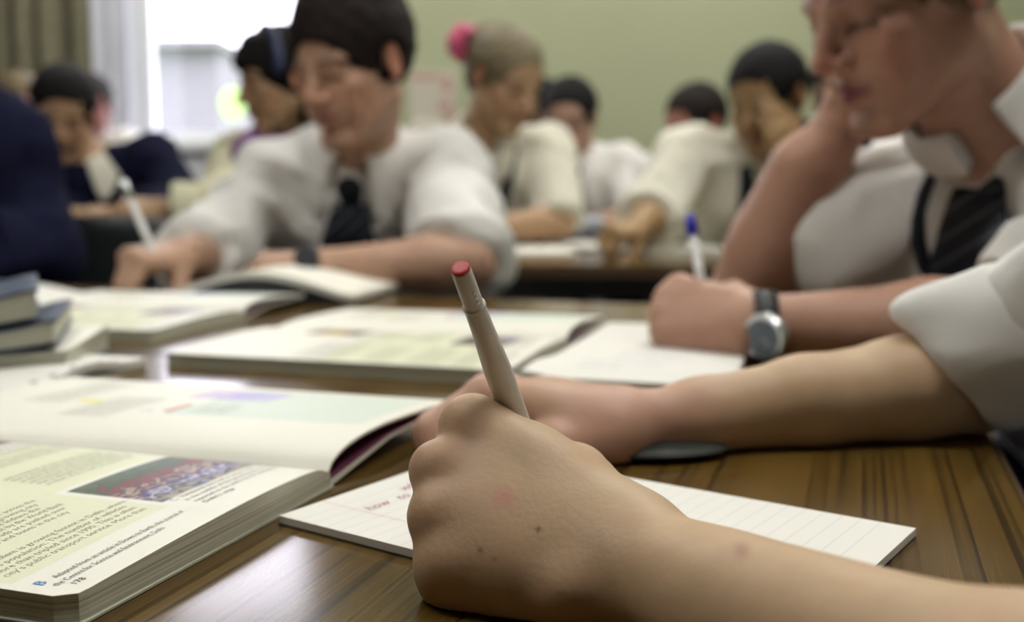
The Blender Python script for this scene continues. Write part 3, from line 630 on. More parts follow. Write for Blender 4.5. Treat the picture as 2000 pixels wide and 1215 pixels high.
def person(label, J, h=0.006, sc=1.0, skin=(0.44, 0.29, 0.195), shirt='shirt', sleeve=(0.85, 0.85), hair='hair_dark', hairfn=None, tie=None, collar_m='shirt', fold=0.006, near=False,
           trousers='trousers', hc={}, hands={}, extra_body=None, extra_shirt=None, infl=0.010, legs=True, headkw={}, armr=1.0, collarkw={}, sleeve_loose=0.012, cuffs=True, hole=0.060):
    nk, pl, ch = map(np.asarray, (J['neck'], J['pelvis'], J['chest'])); shL, shR = np.asarray(J['shL']), np.asarray(J['shR'])
    up = N(nk - pl); rt = N(shR - shL); fwd = N(np.cross(up, rt)); up = np.cross(rt, fwd); R = np.stack([rt, fwd, up], 1); sw = np.linalg.norm(shR-shL)
    e = thing('person', label, 'person', (pl[0], pl[1], 0.0))
    B = Solid(); S = Solid()
    def torso(s, d):
        s.ell(ch, (sw*0.47+d, 0.098*sc+d, 0.15*sc+d), R, 0.05); s.ell(pl+up*0.02, (0.135*sc+d, 0.105*sc+d, 0.11*sc+d), R, 0.05)
        s.cone(ch, pl, 0.125*sc+d, 0.118*sc+d, 0.06, fwd, 0.78)
        for sh in (shL, shR):
            s.cone(nk - up*0.030*sc, sh + up*0.000, 0.036*sc+d*0.8, 0.046*sc+d, 0.03); s.cone(sh, lerp(sh, ch, 0.55), 0.05*sc+d, 0.07*sc+d, 0.05)
    torso(B, 0); torso(S, infl)
    H = J['head']; hs = J.get('hs', sc); head(B, H, hs, nk - up*0.02, **headkw)
    for side, sgn in (('L', 1), ('R', -1)):
        if 'el'+side not in J: continue
        sh, el, wr = (np.asarray(J[q+side]) for q in ('sh', 'el', 'wr'))
        md = N(wr-el); fm = lerp(el, wr, 0.28)
        fl = np.cross(md, N(sh-el)); fl = fl if np.linalg.norm(fl) > 0.05 else up
        B.cone(sh, el, 0.044*sc*armr, 0.037*sc*armr, 0.02); B.cone(el, fm, 0.037*sc*armr, 0.040*sc*armr, 0.02); B.cone(fm, wr, 0.040*sc*armr, 0.0255*sc*armr, 0.02)
        if side in hands:
            hd = dict(hands[side]); f_, n_ = hd.pop('f'), hd.pop('n'); hand(B, wr, f_, n_, sgn, sc, **hd)
        t = sleeve[0 if side == 'L' else 1]
        rs = 0.050*sc*armr + sleeve_loose; re = 0.044*sc*armr + sleeve_loose
        if t <= 1:
            p = lerp(sh, el, t); d = N(el-sh); S.cone(sh, p + d*0.05, rs, re, 0.03); S.cut_near(p, d, re*2.4, 0.003)
        else:
            p = lerp(el, wr, t-1); d = N(wr-el); S.cone(sh, el, rs, re, 0.03); S.cone(el, p + d*0.05, re, 0.036*sc+sleeve_loose, 0.03); S.cut_near(p, d, re*2.0, 0.003); re = 0.04*sc+sleeve_loose
        if cuffs: S.cone(p - d*0.032, p, re+0.002, re+0.003, 0.006); S.cut_near(p, d, re*2.2, 0.002)
    S.cone(nk - up*0.03*sc, nk + up*0.14*sc, hole*sc, (hole+0.004)*sc, 0.012, mode='s')
    if extra_body: extra_body(B)
    if extra_shirt: extra_shirt(S)
    finish('body', B.mesh(h), 'skin' if near else 'skin_far', e, col=lambda v: head_col(v, H, hs, skin, **hc), rl=1)
    so = finish('shirt' if 'navy' not in shirt else 'jumper', S.mesh(max(h, 0.005)), shirt, e, foldamp=fold, foldfreq=34, fo=int(abs(pl[0]*37)) % 8, rl=2)
    if hair:
        Hs = Solid(); (hairfn or hair_short)(Hs, H, hs); finish('hair', Hs.mesh(max(0.0035, h*0.7)), hair, e, hairamp=0.0012*sc, rl=1)
    sv = np.zeros(len(so.data.vertices)*3, np.float32); so.data.vertices.foreach_get('co', sv); sv = sv.reshape(-1, 3)
    bv = BVHTree.FromPolygons([Vector(x) for x in sv.tolist()], [tuple(p.vertices) for p in so.data.polygons]) if tie else None
    if collar_m: ckw = dict(collarkw); lift = ckw.pop('lift', 0.0); aw = ckw.pop('axis', 1.0); vec = ckw.pop('vec', None); cf = ckw.pop('turn', 0.0); na = N(H[0]-H[1][:, 1]*0.03-nk); collar(e, nk + up*0.004*sc + na*lift, N(na*aw + up) if vec is None else N(vec), fwd + rt*cf, m=collar_m, sc=sc, **ckw)
    if legs:
        T = Solid(); fh = N([fwd[0], fwd[1], 0]); rh = np.cross(fh, [0, 0, 1]); Sh = []
        T.ell(pl - up*0.01, (0.15*sc, 0.125*sc, 0.11*sc), R, 0.04)
        for s_ in (-1, 1):
            hp = np.array([pl[0], pl[1], 0.525]) + rh*0.085*s_*sc; kn = hp + fh*0.40*sc + rh*0.03*s_; kn[2] = 0.51; an = kn + fh*0.02; an[2] = 0.10
            T.cone(hp, kn, 0.085*sc, 0.062*sc, 0.03); T.cone(kn, an, 0.060*sc, 0.045*sc, 0.03); Sh.append(an)
        finish('trousers', T.mesh(0.010), trousers, e, foldamp=0.004, foldfreq=30)
        for an in Sh:
            s3 = Solid(); s3.cone(an - [0, 0, 0.055] - fh*0.04, an + fh*0.13 - [0, 0, 0.065], 0.040*sc, 0.034*sc, 0.02); s3.cone(an - [0, 0, 0.05], an, 0.042*sc, 0.04*sc, 0.02)
            finish('shoe', s3.mesh(0.007, floor=0.001), 'shoe', e)
    return dict(e=e, up=up, fwd=fwd, rt=rt, bv=bv, nk=nk, H=H, shirt=so, sc=sc)
def necktie(pr, length=0.30, drop=0.035, sway=0.0, w=1.0, m='tie', pts=None, hw=None, side=0.0):
    nk, up, fwd, rt, bv, e, sc = (pr[k_] for k_ in ('nk', 'up', 'fwd', 'rt', 'bv', 'e', 'sc'))
    top = nk + fwd*0.075*sc - up*drop*sc + rt*side
    T = Solid(); hit = bv.ray_cast(Vector(top + fwd*0.09), Vector(-fwd), 0.4)[0]; c = (np.array(hit) if hit is not None else top) + fwd*0.008
    kd = -up + rt*sway*0.4
    T.cone(c + up*0.014*sc, c - up*0.016*sc, 0.018*min(w, 1.25)*sc, 0.012*min(w, 1.25)*sc, 0.006, fwd, 0.5); finish('tie_knot', T.mesh(0.0025), m, e)
    q = c - up*0.010*sc
    L = [q + (-up + rt*sway)*length*t for t in (0, 0.15, 0.4, 0.7, 0.92, 1.0)]
    return strip('tie', e, bv, pts or L, hw or [0.014*w, 0.022*w, 0.031*w, 0.037*w, 0.040*w, 0.004], fwd, m, off=0.008, th=0.005)
# ------------------------------------------------------------------ the writer at the right of the table (only the arms come into the picture)
SKIN_A = (0.47, 0.325, 0.20)
def writer():
    e = thing('person', 'person in a white shirt with rolled sleeve writing left-handed, only the arms in view', 'person', (0.52, 0.22, 0.0))
    # near (left) hand, seen from its back
    B = Solid()
    mcp = [P(923, 835, .392), P(858, 920, .378), P(857, 1006, .366), P(876, 1104, .357)]
    W = P(1232, 1104, .355)
    wr_r, wr_u = W + np.array([0.001, 0.008, 0.005]), W + np.array([-0.004, -0.003, -0.005])
    roots = [lerp(wr_r, wr_u, t) for t in (0.0, 0.33, 0.66, 1.0)]
    R_ = [0.0104, 0.0101, 0.0097, 0.0099]
    for i in range(4):
        B.cone(roots[i], lerp(roots[i], mcp[i], 0.55), 0.0135, 0.0118, 0.012); B.cone(lerp(roots[i], mcp[i], 0.5), mcp[i], 0.0117, R_[i]*0.93, 0.010)
    for i in range(4): B.ell(mcp[i], (R_[i]*1.03,)*3, None, 0.0055)
    for a_, b_, r_ in ((0, 1, 0.0100), (1, 2, 0.0098), (2, 3, 0.0098)):
        q0 = lerp(mcp[a_], mcp[b_], 0.5); q1 = lerp(roots[a_], roots[b_], 0.5); B.cone(lerp(q0, q1, 0.24), lerp(q0, q1, 0.8), r_, 0.0120, 0.012)
    B.cone(mcp[0], lerp(mcp[0], roots[0], 0.5), 0.0103, 0.0124, 0.008)
    # flesh of the palm and the little-finger edge
    B.cone(P(985, 985, .388), P(1160, 1050, .374), 0.018, 0.018, 0.015); B.cone(P(925, 1148, .366), P(1210, 1165, .352), 0.0130, 0.017, 0.016)
    B.cone(P(960, 1080, .372), P(1200, 1110, .360), 0.018, 0.020, 0.02)
    # fingers folded away from the camera on to the pen
    def fin(pts, rad, k=0.003): 
        for i in range(len(pts)-1): B.cone(pts[i], pts[i+1], rad[i], rad[i+1], k)
    fin([mcp[0], P(968, 880, .432), P(1045, 960, .446), P(1080, 1000, .446)], [0.0094, 0.0090, 0.0084, 0.0072])
    fin([mcp[1], P(915, 975, .420), P(1000, 1030, .434), P(1062, 1045, .436)], [0.0096, 0.0092, 0.0086, 0.0074])
    fin([mcp[2], P(910, 1055, .403), P(985, 1085, .415), P(1050, 1078, .420)], [0.0100, 0.0090, 0.0083, 0.0072])
    fin([mcp[3], P(912, 1128, .386), P(975, 1135, .397), P(1030, 1120, .402)], [0.0096, 0.0083, 0.0076, 0.0068])
    # thumb
    B.cone(P(1172, 1008, .378), P(1115, 954, .400), 0.0130, 0.0126, 0.010); fin([P(1120, 935, .405), P(1098, 945, .425), P(1092, 985, .440)], [0.0125, 0.0105, 0.0080])
    B.cone(P(1120, 942, .400), P(990, 884, .400), 0.0110, 0.0090, 0.012)
    # tendon ridges and the wrist bone
    B.ell(P(1108, 1160, .3385), (0.006, 0.005, 0.006), None, 0.012)
    B.cone(P(962, 852, .394), P(1040, 894, .392), 0.0093, 0.0103, 0.006); B.cone(P(1040, 894, .392), P(1138, 950, .387), 0.0103, 0.0108, 0.008)
    fa = np.array([0.119, 0.215, TZ + 0.0262]); el = np.array([0.165, 0.100, TZ + 0.036])
    B.cone(W + np.array([0, 0, 0.0005]), fa, 0.0198, 0.0258, 0.012); B.cone(fa, el, 0.0258, 0.034, 0.02)
    # far (right) hand and forearm
    Wf = P(1200, 838, .568); e2 = P(1890, 740, .625); fm = P(1700, 778, .612)
    m2 = [P(945, 778, .560), P(955, 768, .582), P(985, 768, .602), P(1020, 775, .620)]
    for i in range(4):
        r0 = Wf + np.array([0.0, -0.012+0.009*i, 0.002]); B.cone(r0, lerp(r0, m2[i], 0.6), 0.0150, 0.0125, 0.016); B.cone(lerp(r0, m2[i], 0.55), m2[i], 0.0118, 0.0100, 0.009); B.ell(m2[i], (0.0106,)*3, None, 0.006)
    fin([m2[0], P(842, 846, .548), P(862, 905, .538), P(905, 915, .538)], [0.0108, 0.0098, 0.0088, 0.0072])
    fin([m2[1], P(848, 838, .572), P(872, 895, .562), P(915, 898, .560)], [0.0108, 0.0098, 0.0088, 0.0074])
    fin([m2[2], P(880, 835, .592), P(900, 885, .582), P(940, 888, .580)], [0.0102, 0.0094, 0.0086, 0.0074])
    fin([m2[3], P(925, 838, .610), P(945, 875, .600), P(975, 878, .598)], [0.0095, 0.0086, 0.0078, 0.0070])
    B.cone(P(1010, 835, .580), P(1170, 850, .575), 0.0125, 0.0140, 0.012)
    B.cone(P(1180, 862, .555), P(1080, 872, .540), 0.0140, 0.0118, 0.010); fin([P(1080, 872, .540), P(985, 885, .530), P(935, 905, .532)], [0.0122, 0.0102, 0.0082])
    fp = [P(1215, 834, .572), P(1372, 816, .585), P(1572, 787, .600), P(1758, 763, .615), e2]; B.chain(fp, [0.0174, 0.0208, 0.0262, 0.0300, 0.0322], 0.010)
    v, f = B.mesh(0.00125); v = relax(v, f, 3)
    skin_fine = lambda v: 0.0005*wob(v, 110, 8)
    v = v + normals(v, f)*skin_fine(v)[:, None]
    v[:, 2] = np.maximum(v[:, 2], TZ + 0.0012)
    # shoulders, chest, head and upper arms, outside the picture
    D = Solid(); shL, shR, nk, pl, ch = np.array([0.40, 0.045, 0.99]), np.array([0.50, 0.37, 0.985]), np.array([0.47, 0.205, 1.04]), np.array([0.62, 0.16, 0.53]), np.array([0.50, 0.195, 0.87])
    rt = N(shR-shL); up = N(nk-pl); fw = N(np.cross(up, rt)); up = np.cross(rt, fw); R = np.stack([rt, fw, up], 1)
    H = head_frame((0.435, 0.215, 1.185), 108, 35)
    head(D, H, 1.0, nk - up*0.02)
    def tor(s, d):
        s.ell(ch, (0.155+d, 0.095+d, 0.15+d), R, 0.05); s.ell(pl, (0.135+d, 0.105+d, 0.11+d), R, 0.05); s.cone(ch, pl, 0.125+d, 0.118+d, 0.06)
        for sh in (shL, shR): s.cone(nk - up*0.012, sh, 0.045+d*.8, 0.046+d, 0.04); s.cone(sh, lerp(sh, ch, 0.55), 0.05+d, 0.07+d, 0.05)
    tor(D, 0)
    for sh, el_ in ((shL, el), (shR, e2)): D.cone(sh, el_, 0.042, 0.034, 0.02)
    v2, f2 = D.mesh(0.007); v2 = relax(v2, f2, 1)
    va = np.concatenate([v, v2]); fa_ = np.concatenate([f, f2 + len(v)])
    def col(v):
        c = head_col(v, H, 1.0, SKIN_A)
        def mix(w, t): nonlocal c; w = np.clip(w, 0, 1)[:, None]; c = c*(1-w) + np.asarray(t, np.float32)*w
        for m_ in mcp + m2: mix(0.22*np.exp(-((v-m_)**2).sum(1)/0.00022), (0.50, 0.28, 0.19))
        far = ((v-Wf)**2).sum(1) < 0.09**2
        mix(0.7*np.clip((v[:, 1]-0.46)/0.03, 0, 1)*(v[:, 1] < 0.66)*np.clip((0.13-v[:, 0])/0.05, 0, 1), (0.47, 0.25, 0.20))
        mix(0.25*np.clip(wob(v, 75, 4), 0, 1), (0.46, 0.36, 0.21)); mix(0.18*np.clip(wob(v, 120, 12), 0, 1), (0.50, 0.27, 0.19))
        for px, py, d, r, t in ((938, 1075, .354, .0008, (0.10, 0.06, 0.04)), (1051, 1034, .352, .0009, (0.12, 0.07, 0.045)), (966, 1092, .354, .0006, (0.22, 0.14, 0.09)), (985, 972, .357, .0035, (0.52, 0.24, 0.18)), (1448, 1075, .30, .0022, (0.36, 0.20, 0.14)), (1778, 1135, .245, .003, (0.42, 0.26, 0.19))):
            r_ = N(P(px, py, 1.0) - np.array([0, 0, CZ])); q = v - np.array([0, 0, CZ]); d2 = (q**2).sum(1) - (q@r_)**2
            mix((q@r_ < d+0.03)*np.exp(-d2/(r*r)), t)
        return c
    me = mesh_np('body', va, fa_); set_col(me, col(va)); wpar(link('body', me, 'skin'), e)
    # shirt with the rolled sleeve of the far arm
    S = Solid(); tor(S, 0.010)
    c0 = P(1878, 704, .622); c1 = P(2000, 655, .608); c2 = P(2180, 600, .57)
    ax = N(c1 - c0)
    S.cone(shL, lerp(shL, el, 0.82), 0.056, 0.052, 0.03); S.cut_near(lerp(shL, el, 0.78), N(el-shL), 0.11, 0.003)
    S.cone(c1, c2, 0.038, 0.044, 0.03); S.cone(c2, shR, 0.044, 0.056, 0.03)
    finish('shirt', S.mesh(0.004), 'shirt', e, foldamp=0.006, foldfreq=42, fo=3, rl=2)
    # rolled cuff: a flared, creased double band
    n = 96; rows = []; upv = N(np.cross(ax, [0, 1, 0])); sd = np.cross(ax, upv)
    def ring(c, ru, rs, ph, wav, tilt=0.0, tt=0.0):
        out = []
        for i in range(n):
            a = 2*math.pi*i/n; w_ = 1 + wav*(0.55*math.sin(3*a+ph) + 0.3*math.sin(5*a+2*ph) + 0.25*math.sin(9*a+ph))
            ca, sa = math.cos(a), math.sin(a)
            pk = 0.22*math.exp(-((a-0.35)/0.30)**2)*max(0.0, 1-abs(tt-0.004)/0.03)
            out.append(c + (upv*ca*ru + sd*sa*rs)*(w_+pk) + ax*(tilt*ca - 0.05*pk))
        return out
    prof = [(0.050, 0.036, 0.036, .05), (0.014, 0.0375, 0.037, .05), (0.0, 0.0395, 0.039, .06), (-0.006, 0.0415, 0.0405, .07), (-0.002, 0.0435, 0.042, .07), (0.010, 0.0450, 0.0425, .06), (0.030, 0.0475, 0.044, .05), (0.044, 0.0480, 0.046, .045), (0.0465, 0.0465, 0.0448, .045), (0.050, 0.0450, 0.0435, .05), (0.056, 0.0468, 0.045, .05), (0.090, 0.050, 0.048, .05), (0.13, 0.052, 0.050, .05)]
    for t_, ru, rs, wv in prof: rows += ring(c0 + ax*t_, ru, rs, 0.6 + t_*9, wv, tilt=-0.008, tt=t_)
    f = [(r*n+i, r*n+(i+1) % n, (r+1)*n+(i+1) % n, (r+1)*n+i) for r in range(len(prof)-1) for i in range(n)]
    rows = np.array(rows, np.float32); me = mesh_np('rolled_cuff', rows, f)
    rows += normals(rows, np.array(f))*folds(rows, 0.0045, 55, 5)[:, None]; me.vertices.foreach_set('co', rows.ravel()); me.update()
    o = link('rolled_cuff', me, 'shirt'); wpar(o, e); md = o.modifiers.new('smooth', 'SUBSURF'); md.levels = 1; md.render_levels = 2
    Hs = Solid(); hair_short(Hs, H, 1.0); finish('hair', Hs.mesh(0.006), 'hair_brown', e, hairamp=0.003)
    T = Solid(); fh = N([fw[0], fw[1], 0]); rh = np.cross(fh, [0, 0, 1]); T.ell(pl, (0.15, 0.125, 0.11), R, 0.04)
    for s_ in (-1, 1):
        hp = np.array([pl[0], pl[1], 0.525]) + rh*0.085*s_; kn = hp + fh*0.40; kn[2] = 0.51; an = kn + fh*0.02; an[2] = 0.08; T.cone(hp, kn, 0.085, 0.062, 0.03); T.cone(kn, an, 0.06, 0.045, 0.03)
    finish('trousers', T.mesh(0.012), 'trousers', e)
writer()

# ------------------------------------------------------------------ boy at the right, cheek on his hand
def boy_right():
    H = head_frame(P(1768, -14, .98), 72, 24, 0)
    J = dict(head=H, hs=0.94, neck=np.array([0.452, 1.01, 0.912]), pelvis=np.array([0.68, 1.06, 0.53]), chest=np.array([0.545, 1.03, 0.765]), shL=np.array([0.565, 0.865, 0.868]), shR=np.array([0.465, 1.185, 0.868]),
             elL=P(1965, 648, .868), wrL=P(1462, 640, .890), elR=P(1460, 574, 1.17), wrR=P(1660, 212, 1.115))
    cheek = H[0] + H[1] @ np.array([0.070, 0.045, -0.045])
    def xb(B):     # fuller forearms
        B.cone(P(1497, 500, 1.16), P(1572, 335, 1.135), 0.043, 0.039, 0.02)
    def xs(S):     # bunched sleeve above the far elbow
        S.cone(P(1668, 470, 1.13), P(1760, 420, 1.16), 0.066, 0.062, 0.04)
    pr = person('boy in white shirt and striped tie looking down, cheek resting on his hand', J, h=0.0036, skin=(0.43, 0.245, 0.175), sleeve=(0.9, 0.60), hair='hair_brown', tie=True, near=True, trousers='trousers_blue', fold=0.011,
                hands=dict(L=dict(f=P(1330, 612, .935)-P(1462, 640, .890), n=(-0.25, -0.75, 0.6), curl=(62, 85, 45), thumb=(0.5, 0.7)), R=dict(f=(0.80, -0.10, 0.60), n=(-0.25, 0.95, 0.1), curl=(50, 60, 40))),
                extra_body=xb, extra_shirt=xs, hc=dict(lip=(0.27, 0.075, 0.11), brow=(0.13, 0.07, 0.045), blush=0.8, brow_w=0.7, lash=2.0), collarkw=dict(gap=0.30, drop=0.040, flare=0.042, lift=0.026, vec=(-0.68, -0.10, 0.72), turn=-0.85, far=0.10), infl=0.012, hole=0.050,
                headkw=dict(smile=0.002, nose=1.0))
    vd = N(-ray(1905, 420)); hp = lambda px, py: (lambda h_: np.array(h_) if h_ is not None else P(px, py, 0.97))(pr['bv'].ray_cast(Vector((0, 0, CZ)), Vector(N(ray(px, py))), 3.0)[0])
    kc = hp(1930, 305) + vd*0.008; KT = Solid(); KT.cone(kc + np.array([0.004, 0, 0.013]), kc - np.array([0.004, 0, 0.016]), 0.021, 0.014, 0.006, vd, 0.5); finish('tie_knot', KT.mesh(0.0025), 'tie', pr['e'])
    strip('tie', pr['e'], pr['bv'], [hp(1922, 322), hp(1912, 375), hp(1896, 450), hp(1878, 540), hp(1872, 590)], [0.014, 0.021, 0.026, 0.029, 0.030], vd, 'tie', off=0.008, th=0.005)
    # narrow tail of the tie hanging beside it
    bm = bmesh.new(); pts = []
    for px, py in ((1822, 335), (1806, 380), (1795, 430), (1794, 475), (1806, 520), (1832, 560)):
        d = Vector(N(ray(px, py))); hit = pr['bv'].ray_cast(Vector((0, 0, CZ)), d, 3.0)[0]
        if hit is not None: pts.append(hit - d*0.006)
    if len(pts) > 2: tube(bm, pts, [0.005]+[0.0075]*(len(pts)-2)+[0.006], 10); wpar(bm_obj('tie_tail', bm, 'tie', smooth=True), pr['e'])
    # wrist watch on the near arm
    wc = P(1462, 640, .890); axd = N(P(1965, 648, .868) - wc); wp = wc + axd*0.012
    t = thing('wrist_watch', 'steel wrist watch with black strap on the forearm of the boy leaning on his hand', 'watch', wp)
    nf = N(np.array([-0.42, -0.80, -0.10])); nf = N(nf - axd*np.dot(nf, axd)*0.55); a2 = N(np.cross(axd, nf)); nf2 = N(np.cross(a2, axd))
    bm = bmesh.new(); n = 40
    for i in range(n):
        a0, a1 = 2*math.pi*i/n, 2*math.pi*(i+1)/n; q = []
        for a in (a0, a1):
            d = nf2*math.cos(a)*0.0262 + a2*math.sin(a)*0.0285
            for w_, rr in ((-0.0095, 1.0), (0.0095, 1.0), (0.0095, 1.10), (-0.0095, 1.10)): q.append(bm.verts.new(Vector(wp + d*rr + axd*w_)))
        for j in range(4): bm.faces.new((q[j], q[(j+1) % 4], q[4+(j+1) % 4], q[4+j]))
    bmesh.ops.remove_doubles(bm, verts=bm.verts, dist=1e-5); wpar(bm_obj('strap', bm, 'strap', smooth=True), t)
    c = wp + nf2*0.0275; nfw = N(nf2*0.8 - axd*0.62); Rm = Matrix((Vector(axd), Vector(a2), Vector(nf2))).transposed()
    def disc(name, r, z0, z1, m, r2=None):
        bm = bmesh.new(); tube(bm, [c + nfw*z0, c + nfw*(z0*0.4+z1*0.6), c + nfw*z1], [r, r, r2 or r*0.92], 36); wpar(bm_obj(name, bm, m), t)
    disc('case', 0.0195, -0.002, 0.0075, 'watch_case'); disc('dial', 0.0150, 0.0070, 0.0082, 'watch_face', 0.0150)
    bm = bmesh.new()
    for a, l, w_ in ((0.9, 0.008, 0.0010), (2.6, 0.012, 0.0008)):
        d = N(np.cross(a2, nfw))*math.cos(a) + a2*math.sin(a); tube(bm, [c + nfw*0.0084, c + nfw*0.0084 + d*l], w_*0.6, 6)
    wpar(bm_obj('hands', bm, 'watch_case'), t)
    return pr
B_ = boy_right()

# ------------------------------------------------------------------ boy writing across the table
def boy_mid():
    H = head_frame(P(692, 132, 1.70), 37, 16, -3)
    J = dict(head=H, hs=0.97, neck=P(700, 298, 1.80), pelvis=np.array([P(735, 500, 1.98)[0], 1.98, 0.54]), chest=P(690, 430, 1.87), shL=P(868, 352, 1.82), shR=P(540, 362, 1.84),
             elL=P(915, 515, 1.56), wrL=P(628, 523, 1.49), elR=P(405, 505, 1.68), wrR=P(352, 498, 1.52))
    def hairf(s, H, sc):
        hair_short(s, H, sc, 0.016, front=-0.004, side=0.0, top=0.022)
    def xs(S):
        S.cone(P(880, 420, 1.74), P(910, 500, 1.60), 0.066, 0.062, 0.03); S.cut_near(P(912, 512, 1.56), N(P(912, 520, 1.54)-P(885, 400, 1.76)), 0.12, 0.003)
    pr = person('dark-haired boy in white shirt and loosened dark tie writing across the table', J, h=0.0042, skin=(0.46, 0.285, 0.20), sleeve=(0.92, 1.45), hair='hair_dark', hairfn=hairf, tie=True, near=False, fold=0.012, extra_shirt=xs, sleeve_loose=0.016,
                hands=dict(R=dict(f=P(268, 508, 1.455)-P(352, 498, 1.52), n=(-0.25, -0.6, 0.75), curl=((50, 50, 30), (58, 62, 35), (64, 75, 40), (70, 80, 40)), thumb=(0.9, 0.9)), L=dict(f=(-1, 0.05, -0.05), n=(0, -0.5, 0.85), curl=(35, 50, 30))),
                hc=dict(lip=(0.36, 0.13, 0.14), blush=0.7, brow_w=1.2, lash=1.3), collarkw=dict(gap=0.35, drop=0.06, flare=0.045), infl=0.014)
    necktie(pr, 0.34, 0.035, 0.16, 1.9)
    pb, pt_ = P(324, 548, 1.448), P(238, 352, 1.475)
    pen('pen', 'white pen with grey clear cap in the hand of the dark-haired boy', pb, pt_, 0.0048, 'pen_clear', 'pen_clear', cap='watch_case')
    wc = P(606, 520, 1.487); t = thing('wrist_watch', 'dark wrist watch on the arm of the dark-haired boy writing', 'watch', wc); bm = bmesh.new()
    axd = N(P(915, 515, 1.56) - wc)
    tube(bm, [wc - axd*0.009, wc - axd*0.008, wc + axd*0.008, wc + axd*0.009], [0.027, 0.030, 0.030, 0.027], 28); wpar(bm_obj('strap', bm, 'strap', smooth=True), t)
    bm = bmesh.new(); q = wc + np.array([0, -0.027, 0.012]); tube(bm, [q, q + np.array([0, -0.007, 0.003])], 0.016, 20); wpar(bm_obj('case', bm, 'cover_black'), t)
def pen(name, label, tip, top, r, m, m_end, cap=None, cone_m=None):
    t = thing(name, label, 'pen', tip); d = N(np.asarray(top)-tip); L = np.linalg.norm(np.asarray(top)-tip); tip = np.asarray(tip, float)
    bm = bmesh.new(); tube(bm, [tip + d*0.012, tip + d*0.03, tip + d*L*0.80], [r*0.55, r, r*0.95], 18); wpar(bm_obj('barrel', bm, m, smooth=True), t)
    bm = bmesh.new(); tube(bm, [tip, tip + d*0.006, tip + d*0.0125], [0.0005, r*0.3, r*0.55], 12); wpar(bm_obj('nib', bm, 'metal_dark', smooth=True), t)
    bm = bmesh.new(); tube(bm, [tip + d*L*0.80, tip + d*L*0.805, tip + d*L*0.99, tip + d*L], [r*0.95, r*1.25, r*1.15, r*0.8], 18); wpar(bm_obj('cap', bm, cap or m_end, smooth=True), t)
    return t
boy_mid()

# ------------------------------------------------------------------ the class behind
def fist(f, n, **k_): d = dict(f=f, n=n, curl=(65, 80, 45), thumb=(0.6, 0.8)); d.update(k_); return d
def vbands(pr, w=0.016, m='vest', low=0.26, spread=0.075, bottom=True):
    nk, up, fwd, rt, bv, e = (pr[k_] for k_ in ('nk', 'up', 'fwd', 'rt', 'bv', 'e'))
    for s_ in (-1, 1):
        strip('vest_edge', e, bv, [nk + rt*spread*s_ - up*0.01 + fwd*0.08, nk + rt*spread*0.75*s_ - up*0.12 + fwd*0.1, nk + rt*0.02*s_ - up*low + fwd*0.1], [w*0.7, w, w*1.1], fwd, m, off=0.007)
    if bottom: strip('vest_front', e, bv, [nk - up*(low-0.03) + fwd*0.1, nk - up*(low+0.05) + fwd*0.1, nk - up*(low+0.16) + fwd*0.1], [0.02, 0.06, 0.085], fwd, m, off=0.006)
def girl():
    H = head_frame(P(985, 158, 2.72), -42, 24, 4)
    def hairf(s, H, sc):
        T = lambda x, y, z: H[0] + H[1] @ (np.array([x, y, z])*sc)
        hair_short(s, H, sc, 0.012, front=0.012, side=0.01, top=0.004); s.ell(T(0.02, -0.085, 0.075), np.array((0.045, 0.045, 0.045))*sc, H[1], 0.02)
        s.ell(T(0.0, -0.06, 0.0), np.array((0.07, 0.055, 0.07))*sc, H[1], 0.02)
    J = dict(head=H, neck=P(948, 262, 2.79), pelvis=np.array([P(950, 400, 3.0)[0], 3.0, 0.55]), chest=P(955, 375, 2.86), shL=P(1066, 300, 2.82), shR=P(836, 292, 2.82), elL=P(1092, 436, 2.68), wrL=P(965, 441, 2.56), elR=P(826, 430, 2.72), wrR=P(905, 445, 2.58))
    pr = person('fair-haired girl with pink scrunchie, white blouse and dark vest edges', J, h=0.0055, skin=(0.42, 0.27, 0.16), sleeve=(0.98, 0.98), hair='hair_fair', hairfn=hairf, tie=True, shirt='shirt_warm', collar_m='shirt_warm', fold=0.007, hands=dict(L=fist((-1, -0.3, 0), (0, -0.4, 1)), R=fist((0.8, -0.5, 0), (0, -0.3, 1))), sleeve_loose=0.02, collarkw=dict(gap=0.45, drop=0.07, flare=0.05))
    vbands(pr, 0.015, low=0.20)
    c = P(906, 84, 2.76); v = []; f = []; nu, nv = 30, 12; T0 = head_frame((0, 0, 0), -42, 10)[1]
    for i in range(nu):
        for j in range(nv):
            a, b = 2*math.pi*i/nu, 2*math.pi*j/nv; rr = 0.022*(1+0.22*math.sin(7*a+b)); q = np.array([math.cos(a)*(0.026+rr*math.cos(b)), rr*math.sin(b), math.sin(a)*(0.026+rr*math.cos(b))]); v.append(c + T0 @ q); f.append((i*nv+j, ((i+1) % nu)*nv+j, ((i+1) % nu)*nv+(j+1) % nv, i*nv+(j+1) % nv))
    wpar(link('scrunchie', mesh_np('scrunchie', v, f), 'scrunchie'), pr['e'])
girl()
